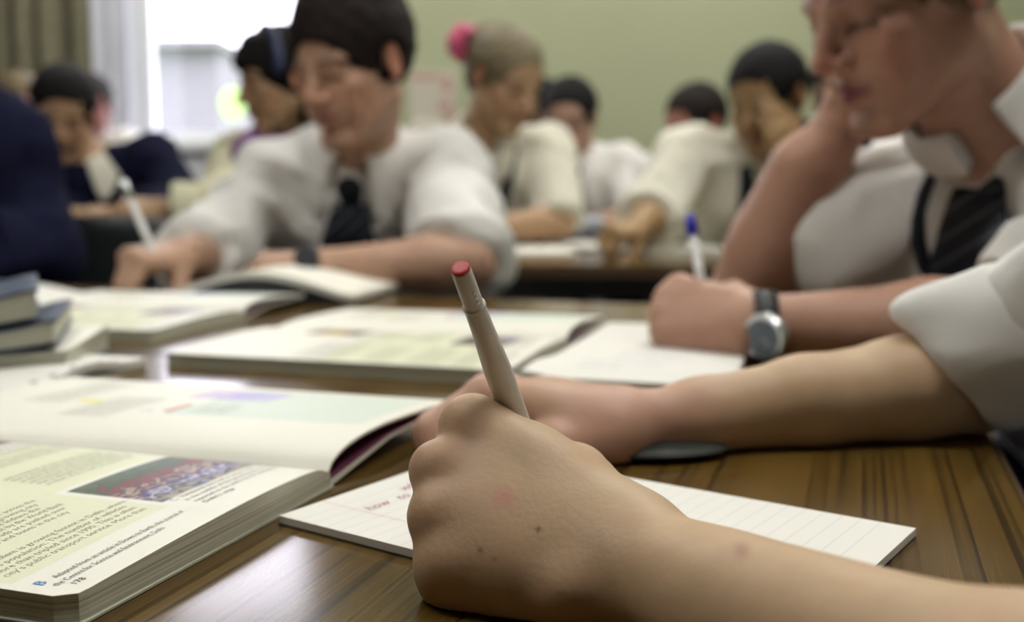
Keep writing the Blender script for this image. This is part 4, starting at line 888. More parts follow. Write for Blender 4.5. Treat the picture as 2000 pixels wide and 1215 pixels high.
def glasses_boy():
    H = head_frame(P(1113, 232, 3.40), 14, 16)
    J = dict(head=H, neck=P(1120, 303, 3.46), pelvis=np.array([P(1125, 400, 3.62)[0], 3.62, 0.55]), chest=P(1128, 372, 3.5), shL=P(1212, 325, 3.46), shR=P(1034, 325, 3.46), elL=P(1240, 428, 3.33), wrL=P(1172, 432, 3.20), elR=P(1022, 428, 3.33), wrR=P(1085, 432, 3.20))
    pr = person('boy in glasses with short dark hair, white shirt and dark tie', J, h=0.006, skin=(0.42, 0.26, 0.19), sleeve=(0.95, 0.95), hair='hair_black', tie=True, fold=0.007, hands=dict(L=fist((-1, -0.3, 0), (0, -0.4, 1)), R=fist((0.9, -0.5, 0), (0, -0.3, 1))), sleeve_loose=0.016)
    necktie(pr, 0.22, 0.03, 0.0, 1.2)
    T = lambda x, y, z: H[0] + H[1] @ np.array([x, y, z]); gl = bpy.data.objects.new('spectacles', None); COL.objects.link(gl); gl.location = pr['e'].location; gl.parent = pr['e']; gl.matrix_parent_inverse = Matrix.Translation(-Vector(pr['e'].location))
    for x in (-1, 1):
        bm = bmesh.new(); tube(bm, [T(x*0.034 + 0.024*math.cos(a), 0.098, 0.0 + 0.018*math.sin(a)) for a in np.linspace(0, 2*math.pi, 21)], 0.0018, 6, False); o = bm_obj('rim', bm, 'metal_dark', gl); o.matrix_parent_inverse = Matrix.Translation(-Vector(gl.location))
        bm = bmesh.new(); tube(bm, [T(x*0.058, 0.096, 0.004), T(x*0.082, -0.01, 0.01)], 0.0018, 6); o = bm_obj('temple_arm', bm, 'metal_dark', gl); o.matrix_parent_inverse = Matrix.Translation(-Vector(gl.location))
    bm = bmesh.new(); tube(bm, [T(-0.010, 0.099, 0.003), T(0, 0.102, 0.006), T(0.010, 0.099, 0.003)], 0.0018, 6); o = bm_obj('bridge', bm, 'metal_dark', gl); o.matrix_parent_inverse = Matrix.Translation(-Vector(gl.location))
glasses_boy()
def hand_face_boy():
    H = head_frame(P(1500, 196, 2.48), 42, 18, -4)
    J = dict(head=H, neck=P(1500, 292, 2.56), pelvis=np.array([P(1470, 400, 2.78)[0], 2.78, 0.55]), chest=P(1455, 385, 2.62), shL=P(1600, 330, 2.62), shR=P(1345, 308, 2.56), elL=P(1570, 470, 2.36), wrL=P(1545, 322, 2.38), elR=P(1275, 425, 2.42), wrR=P(1243, 448, 2.30))
    pr = person('black-haired boy in dark vest hiding his face behind one hand', J, h=0.0055, skin=(0.32, 0.20, 0.095), sleeve=(0.95, 1.3), hair='hair_black', tie=True, shirt='shirt_warm', collar_m='shirt_warm', fold=0.008, sleeve_loose=0.022,
                hands=dict(L=dict(f=P(1498, 205, 2.385)-P(1545, 322, 2.38), n=(0.25, -0.95, 0.1), curl=(4, 14, 10), thumb=(0.0, 0.1)), R=fist(P(1180, 455, 2.22)-P(1243, 448, 2.30), (-0.2, -0.6, 0.7))), collarkw=dict(gap=0.45, drop=0.06, flare=0.04))
    vbands(pr, 0.022, low=0.22)
hand_face_boy()
def woman():
    H = head_frame(P(548, 158, 2.60), 58, 12, 0)
    def hairf(s, H, sc):
        T = lambda x, y, z: H[0] + H[1] @ (np.array([x, y, z])*sc)
        hair_short(s, H, sc, 0.014, front=-0.010, side=0.02, top=0.0); s.cone(T(0, 0.075, 0.058), T(0, 0.05, 0.085), 0.030, 0.032, 0.02)
        for x in (-1, 1): s.cone(T(x*0.05, -0.045, 0.02), T(x*0.065, -0.050, -0.17), 0.042, 0.036, 0.03)
        s.cone(T(0, -0.075, 0.02), T(0, -0.085, -0.20), 0.055, 0.05, 0.03)
    J = dict(head=H, neck=P(552, 275, 2.68), pelvis=np.array([P(560, 400, 2.75)[0], 2.78, 0.56]), chest=P(545, 385, 2.70), shL=P(640, 312, 2.60), shR=P(468, 314, 2.72), elL=P(640, 430, 2.48), wrL=P(520, 440, 2.50), elR=P(440, 412, 2.46), wrR=P(318, 410, 2.42))
    pr = person('woman with long dark hair, navy headband, purple top and cream cardigan', J, h=0.0055, skin=(0.38, 0.24, 0.14), shirt='cardigan', collar_m=None, sleeve=(1.9, 1.85), hair='hair_black', hairfn=hairf, tie=True, fold=0.006, sleeve_loose=0.018, hands=dict(R=dict(f=(-1, -0.2, 0.05), n=(0, -0.5, 0.85), curl=(25, 35, 20)), L=fist((-1, -0.3, 0), (0, -0.4, 1))))
    S = Solid(); nk, up, fwd = pr['nk'], pr['up'], pr['fwd']; S.cone(nk - up*0.02 + fwd*0.03, nk + up*0.03, 0.080, 0.064, 0.02); S.cone(nk + fwd*0.10 - up*0.02, nk + fwd*0.15 - up*0.17, 0.062, 0.034, 0.03); finish('purple_top', S.mesh(0.006), 'purple', pr['e'], foldamp=0.004, foldfreq=50)
    bm = bmesh.new(); c, R = H; tube(bm, [c + R @ np.array([0.089*math.cos(a), 0.030 - 0.02*math.sin(a), 0.030 + 0.098*math.sin(a)]) for a in np.linspace(-0.15, math.pi+0.15, 22)], 0.011, 10); wpar(bm_obj('headband', bm, 'headband', smooth=True), pr['e'])
woman()
def navy_boy():
    H = head_frame(P(122, 222, 2.90), -18, 22, 8)
    J = dict(head=H, neck=P(172, 318, 2.96), pelvis=np.array([P(190, 400, 3.1)[0], 3.12, 0.55]), chest=P(190, 395, 3.0), shL=P(298, 312, 2.98), shR=P(70, 335, 2.98), elL=P(362, 405, 2.84), wrL=P(250, 420, 2.62), elR=P(60, 430, 2.80), wrR=P(150, 425, 2.62))
    person('dark-haired boy in navy jumper with open white collar near the curtain', J, h=0.0058, skin=(0.40, 0.25, 0.15), shirt='navy', collar_m='shirt_warm', sleeve=(1.9, 1.9), hair='hair_black', fold=0.006, sleeve_loose=0.016, hands=dict(L=fist((-1, -0.3, 0), (0, -0.4, 1)), R=fist((0.9, -0.5, 0), (0, -0.3, 1))), collarkw=dict(gap=0.35, drop=0.075, flare=0.075))
navy_boy()
def navy_edge():
    H = head_frame(P(-190, 60, 1.86), -60, 18)
    J = dict(head=H, neck=P(-150, 200, 1.88), pelvis=np.array([P(-120, 400, 1.98)[0], 2.0, 0.54]), chest=P(-95, 330, 1.90), shL=P(10, 290, 1.84), shR=P(-260, 290, 2.02), elL=P(75, 500, 1.80), wrL=P(-60, 480, 1.66), elR=P(-330, 500, 1.9), wrR=P(-260, 490, 1.72))
    person('person in dark navy jumper at the picture edge, mostly out of view', J, h=0.006, shirt='navy', collar_m='shirt', sleeve=(1.9, 1.9), hair='hair_dark', fold=0.006, sleeve_loose=0.020, infl=0.02, hands=dict(L=fist((-1, -0.3, 0), (0, -0.4, 1)), R=fist((0.9, -0.5, 0), (0, -0.3, 1))))
navy_edge()
def back_row(label, hp, y, yaw, pitch, skin, shirt, hair, nkoff=(0, 95), shw=90, collar_m='shirt'):
    s = 3.4/y; c = P(*hp, y); hx, hy = hp; q = lambda dx, dy, yy: P(hx+dx*s, hy+dy*s, yy)
    J = dict(head=head_frame(c, yaw, pitch), neck=q(nkoff[0], nkoff[1]*0.8, y+0.06), pelvis=np.array([q(nkoff[0], 200, y+0.2)[0], y+0.22, 0.55]), chest=q(nkoff[0], 155, y+0.10), shL=q(nkoff[0]+shw, 100, y+0.06), shR=q(nkoff[0]-shw, 100, y+0.06),
             elL=q(nkoff[0]+shw+8, 190, y-0.06), wrL=q(nkoff[0]+40, 200, y-0.2), elR=q(nkoff[0]-shw-8, 190, y-0.06), wrR=q(nkoff[0]-40, 200, y-0.2))
    return person(label, J, h=0.008, skin=skin, shirt=shirt, hair=hair, collar_m=collar_m, sleeve=(1.8, 1.8), fold=0.006, hands=dict(L=fist((-1, -0.3, 0), (0, -0.4, 1)), R=fist((0.9, -0.5, 0), (0, -0.3, 1))))
back_row('dark-haired pupil half hidden behind the shoulder of the boy hiding his face', (1358, 245), 3.35, 55, 15, (0.34, 0.16, 0.12), 'shirt', 'hair_dark')
back_row('pupil with black hair glimpsed between the girl and the boy in glasses', (1052, 222), 4.0, 10, 30, (0.2, 0.12, 0.09), 'navy', 'hair_black')
back_row('dark-haired pupil glimpsed beside the raised forearm, far at the back', (1632, 178), 3.7, 30, 25, (0.24, 0.15, 0.1), 'navy', 'hair_black')
back_row('pink-faced pupil in white shirt at the picture edge behind the navy jumper', (38, 218), 3.6, -30, 10, (0.50, 0.28, 0.28), 'shirt', 'hair_brown')
back_row('pink-faced pupil in pale shirt half hidden behind the boy in navy', (176, 208), 4.25, -20, 10, (0.46, 0.22, 0.22), 'shirt', 'hair_dark')

# chairs under the pupils and the empty one by the table
for lab, x, y, rz in (('grey plastic chair under the boy with cheek on his hand', 0.72, 1.00, math.radians(-72)), ('grey plastic chair under the dark-haired boy writing across the table', P(735, 500, 1.98)[0], 2.02, math.radians(0)),
                      ('grey plastic chair under the girl with the pink scrunchie', P(950, 400, 3.0)[0], 3.04, 0.1), ('grey plastic chair under the boy hiding his face', P(1470, 400, 2.78)[0]+0.02, 2.82, -0.1), ('grey plastic chair under the person writing in the foreground', 0.66, 0.155, math.radians(-72)),
                      ):
    make_chair(lab, (x, y, 0), rz)
cb = P(175, 418, 1.98); make_chair('empty dark grey plastic chair with its curved back towards the table', (cb[0], cb[1]+0.28, 0), math.radians(182))
# ------------------------------------------------------------------ foreground pen
def main_pen():
    top = P(899, 524, .352); Bp = P(1006, 815, .408); d = N(Bp-top); L = (top[2]-TZ-0.0015)/(-d[2]); tip = top + d*L
    t = thing('felt_pen', 'white plastic felt pen with red end plug in the foreground hand', 'pen', tip); q = lambda s: top + d*s
    ring = 0.0195
    bm = bmesh.new(); tube(bm, [q(ring), q(ring+0.001), q(ring+0.012), q(0.055), q(L-0.03), q(L-0.026)], [0.0036, 0.00385, 0.0041, 0.00515, 0.0053, 0.0046], 40); wpar(bm_obj('barrel', bm, 'pen_white', smooth=True), t)
    bm = bmesh.new(); tube(bm, [q(0.0007), q(0.0012), q(0.010), q(ring-0.0014)], [0.00318, 0.0034, 0.00348, 0.00352], 40, False); wpar(bm_obj('end_sleeve', bm, 'pen_white', smooth=True), t)
    bm = bmesh.new(); tube(bm, [q(ring-0.0014), q(ring-0.0010), q(ring), q(ring+0.0004)], [0.00352, 0.00405, 0.00415, 0.0038], 40); wpar(bm_obj('ring', bm, 'pen_white', smooth=True), t)
    s0 = N(np.cross(d, [0, 1, 0])); s1 = np.cross(d, s0)
    bm = bmesh.new(); tube(bm, [q(0.0022), q(0.0002), q(-0.0004), q(-0.0006)], [0.0031, 0.00325, 0.0029, 0.0023], 40); pl_ = bm_obj('end_plug', bm, 'pen_red'); wpar(pl_, t)
    bm = bmesh.new(); c = q(-0.00062); tube(bm, [c + s0*0.0003, c + s0*0.0003 - d*0.00006], 0.00035, 10); o = bm_obj('vent_hole', bm, 'metal_dark', pl_); o.matrix_parent_inverse = Matrix.Translation(-Vector(t.location))
    # moulded letters on the sleeve: small raised ticks
    vdir = N(np.array([0, 0, CZ]) - q(0.01)); vd = N(vdir - d*np.dot(vdir, d)); sx = np.cross(d, vd); side = N(vd*0.86 - sx*0.5)*1.0
    if (P(940, 560, .35)-q(0.01)) @ sx > 0: side = N(vd*0.80 + sx*0.55)
    for i in range(3):
        bm = bmesh.new(); a = q(0.009+0.0026*i) + side*0.00355; b = np.cross(d, side)
        tube(bm, [a - b*0.0008, a + b*0.0008, a + b*0.0008 + d*0.0013, a - b*0.0006 + d*0.0014], 0.00016, 6); wpar(bm_obj('moulded_letter', bm, 'pen_white', smooth=True), t)
    bm = bmesh.new(); tube(bm, [q(L-0.026), q(L-0.008), q(L-0.002), q(L)], [0.0042, 0.0016, 0.0009, 0.0004], 20); wpar(bm_obj('nib', bm, 'pen_red', smooth=True), t)
main_pen()
# blue-capped pen standing in the far boy's hand
pen('pen', 'clear ballpoint pen with blue end held by the boy with the watch', P(1382, 628, .93), P(1347, 420, .965), 0.0042, 'pen_clear', 'pen_blue')

# ------------------------------------------------------------------ print helper
DG = None
def text_mesh(body, size, shear=0.0, space=1.0, res=2):
    c = bpy.data.curves.new('line', 'FONT'); c.body = body; c.size = size; c.shear = shear; c.space_character = space; c.resolution_u = res
    o = bpy.data.objects.new('line', c); COL.objects.link(o); dg = bpy.context.evaluated_depsgraph_get(); me = bpy.data.meshes.new_from_object(o.evaluated_get(dg))
    bpy.data.objects.remove(o); bpy.data.curves.remove(c)
    bm = bmesh.new(); bm.from_mesh(me); bmesh.ops.triangulate(bm, faces=bm.faces); v = np.array([x.co[:] for x in bm.verts]); f = [[q.index for q in p.verts] for p in bm.faces]; bm.free(); bpy.data.meshes.remove(me); return v, f
def text_on(name, lines, zfn, m, parent, off=0.00012):
    """lines: (text, x, y, size[, width]) laid in the sheet's own plane and lifted on to its surface"""
    V_, F_ = [], []; n = 0
    for ln in lines:
        t, x, y, s = ln[:4]; v, f = text_mesh(t, s, ln[5] if len(ln) > 5 else 0.0)
        if not len(v): continue
        if len(ln) > 4 and ln[4]: v[:, 0] *= ln[4]/max(v[:, 0].max(), 1e-6)
        v = v + [x, y, 0]; v[:, 2] = zfn(v[:, 0], v[:, 1]) + off; V_.append(v); F_ += [[i+n for i in q] for q in f]; n += len(v)
    o = link(name, mesh_np(name, np.concatenate(V_), np.array(F_), False), m, parent); return o
def sheet_patch(name, x0, x1, y0, y1, zfn, m, parent, off=0.00006, nx=16, ny=4, sk=0.0):
    v, f, uv = [], [], []
    for j in range(ny+1):
        for i in range(nx+1):
            x = x0+(x1-x0)*i/nx; y = y0+(y1-y0)*j/ny; v.append((x, y, float(zfn(np.array([x]), np.array([y]))[0]) + off)); uv.append((i/nx, j/ny))
    for j in range(ny):
        for i in range(nx): a = j*(nx+1)+i; f.append((a, a+1, a+nx+2, a+nx+1))
    me = mesh_np(name, v, f); ul = me.uv_layers.new(name='UVMap'); li = np.zeros(len(me.loops), np.int32); me.loops.foreach_get('vertex_index', li); ul.data.foreach_set('uv', np.array(uv, np.float32)[li].ravel())
    return link(name, me, m, parent)

# ------------------------------------------------------------------ open textbooks (origin: foot of the gutter, x to the reader's right, y up the page)
PW, PH = 0.176, 0.288
def zL(x, y): x = np.asarray(x, float); t = np.clip(-x/PW, 0, 1); return 0.0108 + 0.0030*np.sin(np.pi*np.clip(t, 0, 1)**0.7) - 0.003*np.exp(-(t/0.05)**2)
def zR(x, y):
    x = np.asarray(x, float); t = np.clip(x/0.158, 0, 1); return 0.0085 + 0.0105*(1-0.6*np.clip(np.asarray(y, float)/PH, 0, 1))*np.sin(np.pi*np.minimum(t**0.55, 1)*0.92)*(1-0.25*t) + 0.0025*t
def zC(x, y): x = np.asarray(x, float); t = np.clip(x/0.15, 0, 1); return 0.0035 + 0.0075*np.minimum(t*2.2, 1) + 0.0005*t
def solid_sheet(name, x0, x1, y0, y1, ztop, zbot, mats, parent, nx=40, ny=3, corner=0.0):
    """block between two surfaces; material 0 on top, 1 on the sides, 2 below"""
    bm = bmesh.new(); g_ = []
    for zf in (ztop, zbot):
        row = []
        for i in range(nx+1):
            x = x0+(x1-x0)*i/nx; col = []
            for j in range(ny+1):
                y = y0+(y1-y0)*j/ny; yy = y
                if corner and j == 0:
                    dx = (x - x0) if corner > 0 else (x1 - x); c_ = abs(corner)
                    if dx < c_: yy = y0 + c_ - math.sqrt(max(c_*c_ - (c_-dx)**2, 0))
                col.append(bm.verts.new((x, yy, float(zf(x, yy)))))
            row.append(col)
        g_.append(row)
    def q(a, b, c, d, mi): fc = bm.faces.new((a, b, c, d)); fc.material_index = mi; fc.smooth = mi != 1
    for i in range(nx):
        for j in range(ny):
            q(g_[0][i][j], g_[0][i+1][j], g_[0][i+1][j+1], g_[0][i][j+1], 0); q(g_[1][i][j], g_[1][i][j+1], g_[1][i+1][j+1], g_[1][i+1][j], 2)
    for i in range(nx): q(g_[0][i][0], g_[1][i][0], g_[1][i+1][0], g_[0][i+1][0], 1); q(g_[0][i][ny], g_[0][i+1][ny], g_[1][i+1][ny], g_[1][i][ny], 1)
    for j in range(ny): q(g_[0][0][j], g_[0][0][j+1], g_[1][0][j+1], g_[1][0][j], 1); q(g_[0][nx][j], g_[1][nx][j], g_[1][nx][j+1], g_[0][nx][j+1], 1)
    for e_ in bm.edges:
        if len(e_.link_faces) == 2 and e_.link_faces[0].material_index != e_.link_faces[1].material_index: e_.smooth = False
    me = bpy.data.meshes.new(name); bm.to_mesh(me); bm.free()
    for m in mats: me.materials.append(M[m])
    return link(name, me, None, parent)
def make_textbook(label, loc, rz):
    t = thing('open_textbook', label, 'book', loc, rz, 'open textbooks on the tables')
    solid_sheet('page_block', -PW, 0.0, 0, PH, zL, lambda x, y: 0.0012, ('page', 'page_edges', 'page_edges'), t, corner=0.007)
    solid_sheet('cover', -PW-0.001, 0.002, -0.001, PH+0.001, lambda x, y: 0.0011, lambda x, y: 0.0002, ('page_edges',)*3, t, nx=6)
    solid_sheet('turned_pages', 0.0, 0.158, 0.001, PH, zR, lambda x, y: float(zR(x, y)) - 0.0013, ('page', 'page', 'cover_purple'), t, nx=48)
    solid_sheet('lower_pages', 0.001, 0.156, 0.001, PH, zC, lambda x, y: float(zC(x, y)) - 0.0028*max(0.15, 1-x/0.2) - 0.0005, ('cover_purple', 'page', 'cover_dark'), t, nx=30)
    pnl = sheet_patch('printed_panel', -PW+0.004, -0.004, 0.0275, 0.160, zL, 'panel', t, 0.00005, 30, 4)
    sheet_patch('caption_strip', -0.088, -0.001, 0.0, 0.0845, zL, 'page', t, 0.00008, 24, 3)
    sheet_patch('photo_print', -0.084, -0.003, 0.0325, 0.081, zL, 'photo', t, 0.00012, 26, 4)
    sheet_patch('orange_photo_print', -0.058, -0.003, 0.176, 0.228, zL, 'photo_orange', t, 0.00012, 20, 4)
    sheet_patch('green_table_print', 0.055, 0.150, 0.012, 0.135, zR, 'green_panel', t, 0.00006, 24, 3)
    sheet_patch('violet_map_print', 0.108, 0.142, 0.100, 0.158, zR, 'photo_violet', t, 0.00012, 12, 3)
    sheet_patch('red_tab_print', 0.060, 0.085, 0.1345, 0.1385, zR, 'red_ink', t, 0.00012, 8, 1)
    sheet_patch('yellow_tab_print', 0.075, 0.083, 0.196, 0.212, zR, 'yellow_ink', t, 0.00012, 4, 1)
    para = ['problem is growing fastest in Delhi, where', "city's population. The number of vehicles", 'more than tripled since 1990. This is often', 'city’s public transport service. More than']
    L = [(s_, -0.168 + (0.0 if i else 0.006), 0.0475 - 0.0048*i, 0.0046, 0.075) for i, s_ in enumerate(para)]
    para2 = ['and movement of many people across the', 'rural India are due to the growing city', 'that it should leave some Indians the', 'rate of the same set out by the World Bank', 'problem of the roads are pushed over', 'number of cars and buses in the city']
    L += [(s_, -0.168, 0.084 - 0.0048*i, 0.0046, 0.070 - 0.004*(i % 3)) for i, s_ in enumerate(para2)]
    L += [(para2[(i+2) % 6], -0.168, 0.1215 - 0.0048*i, 0.0046, 0.066) for i in range(5)]
    L += [(para2[(i*2) % 6], -0.078, 0.119 - 0.0046*i, 0.0044, 0.062 - 0.003*(i % 2)) for i in range(6)]
    L += [(para2[(i*3+1) % 6], -0.080, 0.169 - 0.0046*i, 0.0040, 0.068) for i in range(4)] + [(para2[(i*3+2) % 6], -0.080, 0.147 - 0.0046*i, 0.0044, 0.066) for i in range(3)] + [(para2[(i+1) % 6], -0.168, 0.180 - 0.0048*i, 0.0046, 0.07) for i in range(9)]
    text_on('body_text', L, zL, 'ink_soft', t)
    text_on('caption_text', [('Adapted from an article in Down to Earth, the journal of', -0.1635, 0.0163, 0.0040, 0.0720), ('the Centre for Science and Environment, Delhi', -0.1690, 0.0112, 0.0040, 0.0580), ('178', -0.1665, 0.0062, 0.0040),
             ('Vehicles fill the road as people walk across', -0.0755, 0.0285, 0.0036, 0.0660), ('in the middle of the growing city streets', -0.0790, 0.0240, 0.0036, 0.0680), ('reported to the public by the newspapers', -0.0790, 0.0195, 0.0036, 0.0660), ("Delhi's edge", -0.0790, 0.0150, 0.0036, 0.022)], zL, 'ink', t, 0.0002)
    text_on('blue_letters', [('B', -0.1705, 0.0165, 0.0060), ('C', -0.0815, 0.0285, 0.0050)], zL, 'blue_ink', t, 0.0002)
    text_on('table_text', [(s_, 0.062+0.016*k_, 0.122-0.0052*i-0.0, 0.0042) for k_ in range(1) for i, s_ in enumerate(['How are the cities', 'growing?', 'What can be done', 'to help the people', 'of the city?'])] + [('1', 0.066, 0.140, 0.008)], zR, 'ink_soft', t, 0.0002)
    text_on('blue_number', [('2', 0.058, 0.146, 0.009)], zR, 'blue_ink', t, 0.0003)
    text_on('column_text', [(para2[i % 6], 0.070, 0.245-0.0048*i, 0.0045, 0.075) for i in range(6)], zR, 'ink_soft', t, 0.0002)
    text_on('column_text', [(para2[(i+3) % 6], 0.040, 0.192-0.0048*i, 0.0045, 0.060) for i in range(7)], zR, 'ink_soft', t, 0.0002)
    return t
BG = PT(645, 908, .0115); tb = make_textbook('open textbook with colour crowd photo and green panels, nearest the foreground pad', (BG[0], BG[1], TZ), math.radians(71.5))
def place_copy(o, label, loc, rz): c = copy_tree(o); c.location = loc; c.rotation_euler = (0, 0, rz); c['label'] = label; return c
n2 = PT(992, 752, 0); a2 = math.radians(73); place_copy(tb, 'open textbook with orange photo lying across the middle of the tables', (n2[0]+PW*math.cos(a2), n2[1]+PW*math.sin(a2), TZ), a2)
n3 = PT(300, 668, 0); a3 = math.radians(76); place_copy(tb, 'open textbook farthest back, beside the hand of the dark-haired boy', (n3[0]+PW*math.cos(a3), n3[1]+PW*math.sin(a3), TZ), a3)

# ------------------------------------------------------------------ lined pad under the hands
def lined_pad():
    o_ = PT(545, 1006, 0.004); rz = math.radians(54.5); W_, H_ = 0.140, 0.226      # x away from the camera, -y to the right
    t = thing('lined_pad', 'small lined writing pad with crimson handwriting under the foreground hands', 'notepad', (o_[0], o_[1], TZ), rz)
    def zp(x, y): x = np.asarray(x, float); return 0.0038 + 0.0016*np.exp(-((np.asarray(y, float)+0.0)/0.03)**2)*np.clip(x/0.14, 0, 1)
    solid_sheet('sheets', 0, W_, -H_, 0, zp, lambda x, y: 0.0006, ('white_paper', 'white_paper', 'white_paper'), t, nx=10, ny=24)
    solid_sheet('backing_board', -0.0005, W_, -H_, 0, lambda x, y: 0.00055, lambda x, y: 0.0001, ('cover_black',)*3, t, nx=2, ny=2)
    for i in range(26):
        y = -0.012 - 0.008*i; sheet_patch('ruled_line', 0.001, W_-0.001, y-0.00018, y+0.00018, zp, 'rule', t, 0.00008, 8, 1)
    sheet_patch('margin_line', 0.0245, 0.0249, -H_+0.001, -0.001, zp, 'rule_red', t, 0.0001, 1, 20)
    for l_ in [('how', 0.027, -0.0275, 0.0085, 0.015, 0.25), ('to', 0.047, -0.0275, 0.0085, 0.008, 0.25), ('what', 0.058, -0.0195, 0.0085, 0.019, 0.25), ('un', 0.062, -0.0275, 0.0085, 0.011, 0.25), ('run', 0.046, -0.0355, 0.0085, 0.014, 0.25), ('do', 0.030, -0.0510, 0.0085, 0.010, 0.25), ('un', 0.108, -0.088, 0.0085, 0.014, 0.25)]: text_on('handwriting', [l_], zp, 'pen_ink', t, 0.00016)
lined_pad()
# dark flat case lying behind the pad, under the forearm
def dark_case():
    c = PT(1262, 910, 0.003); t = thing('flat_case', 'dark glossy rounded case lying under the bare forearm behind the pad', 'case', (c[0]+0.006, c[1]+0.030, TZ), math.radians(4))
    S = Solid(); S.ell((0, 0, 0.0045), (0.042, 0.018, 0.0045), None, 0.003); v, f = S.mesh(0.0016); link('lid', mesh_np('lid', v, f), 'cover_dark', t)
    bm = bmesh.new(); tube(bm, [(0.0404*math.cos(a), 0.0184*math.sin(a), 0.0044) for a in np.linspace(0, 2*math.pi, 41)], 0.0006, 6, False); bm_obj('rim', bm, 'metal_dark', t, True)
dark_case()
# pad of the boy with the watch
def white_pad(label, corners, th, lines, cover='cover_navy', ink='biro_ink', rag=True):
    """corners: near-left, near-right, far-right, far-left on the table"""
    A, B, C, D = [np.asarray(c_, float) for c_ in corners]; o_ = A; ex = N(B-A); ang = math.atan2(ex[1], ex[0]); w_ = np.linalg.norm(B-A); ey = np.array([-ex[1], ex[0], 0]); h_ = float((D-A) @ ey)
    t = thing('writing_pad', label, 'notepad', (A[0], A[1], TZ), ang)
    def zp(x, y): x = np.asarray(x, float); y = np.asarray(y, float); return th + 0.006*np.exp(-((x)/0.02)**2)*np.exp(-((y-h_*0.1)/0.05)**2) + 0.0015*np.sin(x*30)*np.sin(y*20)
    solid_sheet('sheets', 0, w_, 0, h_, zp, lambda x, y: 0.0016, ('white_paper', 'white_paper', 'white_paper'), t, nx=24, ny=18); solid_sheet('cover', -0.002, w_+0.001, -0.001, h_, lambda x, y: 0.0015, lambda x, y: 0.0002, (cover,)*3, t, nx=3, ny=3)
    for l_ in lines or []: text_on('handwriting', [l_], zp, ink, t, 0.0003)
    return t
A1, B1 = PT(1018, 738, .006), PT(1425, 764, .004); D1 = PT(1135, 622, .01)
white_pad('white paper pad with faint blue writing beside the watch hand', (A1, B1, None if False else PT(1450, 640, .004), D1), 0.007, [('nunun mu unun', 0.05, 0.150, 0.011), ('un mun nunu', 0.05, 0.118, 0.010), ('nunu unmun un', 0.05, 0.098, 0.010), ('mun unu nunun', 0.03, 0.070, 0.010), ('unun nu', 0.03, 0.048, 0.010)])
# paper and dark-covered exercise book of the dark-haired boy
A2, B2 = PT(-60, 602, 0), PT(215, 582, 0); white_pad('loose white paper beside the writing hand of the dark-haired boy', (A2, B2, None, PT(0, 552, 0)) if False else (A2, B2, PT(230, 540, 0), PT(10, 552, 0)), 0.003, None, 'white_paper')
def arched_book():
    A, B = PT(412, 590, 0.0), PT(690, 596, 0.0); ex = N(B-A); ang = math.atan2(ex[1], ex[0]); w_ = float(np.linalg.norm(B-A)); hh = 0.20
    t = thing('exercise_book', 'open exercise book with dark cover arching up in front of the dark-haired boy', 'book', (A[0], A[1], TZ), ang)
    def zt(x, y): s = np.clip((np.asarray(x, float)+0.06)/(w_+0.06), 0, 1); return 0.010 + 0.026*np.sin(np.pi*np.clip(s*1.02, 0, 1))**1.3
    solid_sheet('pages', -0.06, w_, 0, hh, lambda x, y: float(zt(x, y))+0.003, lambda x, y: float(zt(x, y))-0.005, ('paper', 'paper', 'paper'), t, nx=40)
    solid_sheet('dark_cover', -0.02, w_-0.008, -0.003, hh, lambda x, y: float(zt(x, y))-0.0052, lambda x, y: 0.0005 + 0.3*max(float(zt(x, y))-0.02, 0), ('cover_black',)*3, t, nx=40)
    A, B = PT(215, 590, 0), PT(420, 592, 0)
    return t
arched_book()
# stack of dark exercise books and the punched pad at the left edge
def stack():
    base = PT(128, 742, 0.0); z = TZ
    labs = ('bottom grey-edged exercise book of the leaning pile', 'middle navy exercise book of the leaning pile', 'top navy exercise book with curled corner on the pile')
    spec = [((130, 716), 0.020, -6), ((110, 690), 0.016, 2), ((78, 640), 0.020, 8)]
    for i, ((px, py), th, rot) in enumerate(spec):
        c = PT(px, 742, 0.0) + np.array([-0.012*0, 0.0, 0]); ang = math.radians(16+rot); t = thing('exercise_book', labs[i], 'book', (c[0], c[1], z), ang, 'pile of exercise books at the edge')
        def zt(x, y, th=th, i=i): return th - 0.002 + (0.007 if i else 0.002)*np.exp(-(np.asarray(x, float)/0.022)**2)
        solid_sheet('pages', -0.20, 0.0, 0, 0.16, lambda x, y: float(zt(x, y)), lambda x, y: 0.0016 + (0.004 if i else 0)*math.exp(-(x/0.022)**2), ('page_edges', 'page_edges', 'page_edges'), t, nx=40)
        solid_sheet('top_cover', -0.20, 0.002, -0.001, 0.16, lambda x, y: float(zt(x, y))+0.0022, lambda x, y: float(zt(x, y))+0.0001, ('cover_navy',)*3 if i else ('paper', 'page_edges', 'page_edges'), t, nx=40)
        solid_sheet('bottom_cover', -0.20, 0.002, -0.001, 0.16, lambda x, y: 0.0015 + (0.004 if i else 0)*math.exp(-(x/0.022)**2), lambda x, y: 0.0001 + (0.004 if i else 0)*math.exp(-(x/0.022)**2), ('cover_navy',)*3 if i != 1 else ('cover_navy',)*3, t, nx=40)
        z += th + 0.0026
stack()
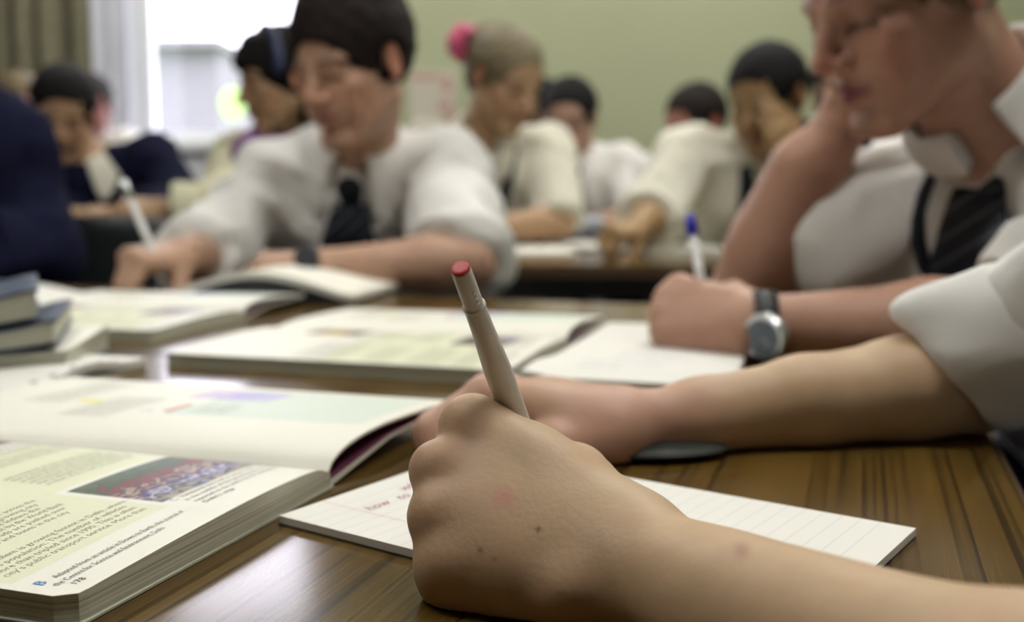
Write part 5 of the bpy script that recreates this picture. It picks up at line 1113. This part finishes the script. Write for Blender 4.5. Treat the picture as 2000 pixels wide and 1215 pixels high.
def punched_pad():
    A = PT(20, 772, 0.006); B = PT(288, 706, .006); ex = N(B-A); ang = math.atan2(ex[1], ex[0]); w_ = float(np.linalg.norm(B-A))
    t = thing('punched_pad', 'white file pad with a row of punched holes beside the pile', 'notepad', (A[0], A[1], TZ), ang)
    def zt(x, y): return 0.009 + 0.006*np.sin(np.pi*np.clip((np.asarray(x, float)-w_*0.2)/(w_*0.7), 0, 1))**2*np.exp(-np.asarray(y, float)/0.05)
    solid_sheet('sheets', 0, w_, 0, 0.10, zt, lambda x, y: float(zt(x, y))-0.006-0.002*0, ('white_paper', 'white_paper', 'white_paper'), t, nx=40, ny=6)
    solid_sheet('backing_card', 0, w_, 0.001, 0.10, lambda x, y: 0.0028, lambda x, y: 0.0002, ('paper',)*3, t, nx=4)
    for px, py in ((66, 741), (106, 733), (152, 724), (196, 712), (222, 706)):
        q = PT(px, py, 0.011); dlt = q - A; x = float(dlt @ ex); y = float(dlt @ np.array([-ex[1], ex[0], 0])); y = min(max(y, 0.006), 0.03)
        bm = bmesh.new(); zz = float(zt(x, y)); tube(bm, [(x, y, zz-0.004), (x, y, zz+0.0002)], 0.0030, 16); bm_obj('punched_hole', bm, 'cover_dark', t)
punched_pad()
# papers and a pencil case on the far table
def far_sheet(label, px, py, wx, wy, rot, m='white_paper', th=0.004, name='paper_sheet'):
    c = PT(px, py, 0); t = thing(name, label, 'paper', (c[0], c[1], TZ), math.radians(rot)); bm = bmesh.new(); box(bm, (0, 0, th/2+0.0003), (wx, wy, th), bev=0.0008); bm_obj('sheets', bm, m, t); return t
far_sheet('bright white paper on the far table in front of the girl', 1022, 492, 0.21, 0.30, 4, 'paper', 0.006)
far_sheet('white paper on the far table under the fist of the boy hiding his face', 1190, 480, 0.24, 0.30, -8)
far_sheet('white open pages at the end of the far table beside the blue-ended pen', 1315, 492, 0.22, 0.24, 6, 'page', 0.012)
c = P(1118, 440, 3.06); t = thing('pencil_case', 'grey blue patterned pencil case in front of the boy in glasses', 'case', (c[0], c[1], TZ), 0.15); S = Solid(); S.cone((-0.07, 0, 0.035), (0.07, 0, 0.035), 0.034, 0.034, 0.01); v, f = S.mesh(0.004); o = link('body', mesh_np('body', v, f), 'case', t); bm = bmesh.new(); tube(bm, [(-0.08, 0, 0.069), (0.08, 0, 0.069)], 0.003, 8); bm_obj('zip', bm, 'metal_dark', t)
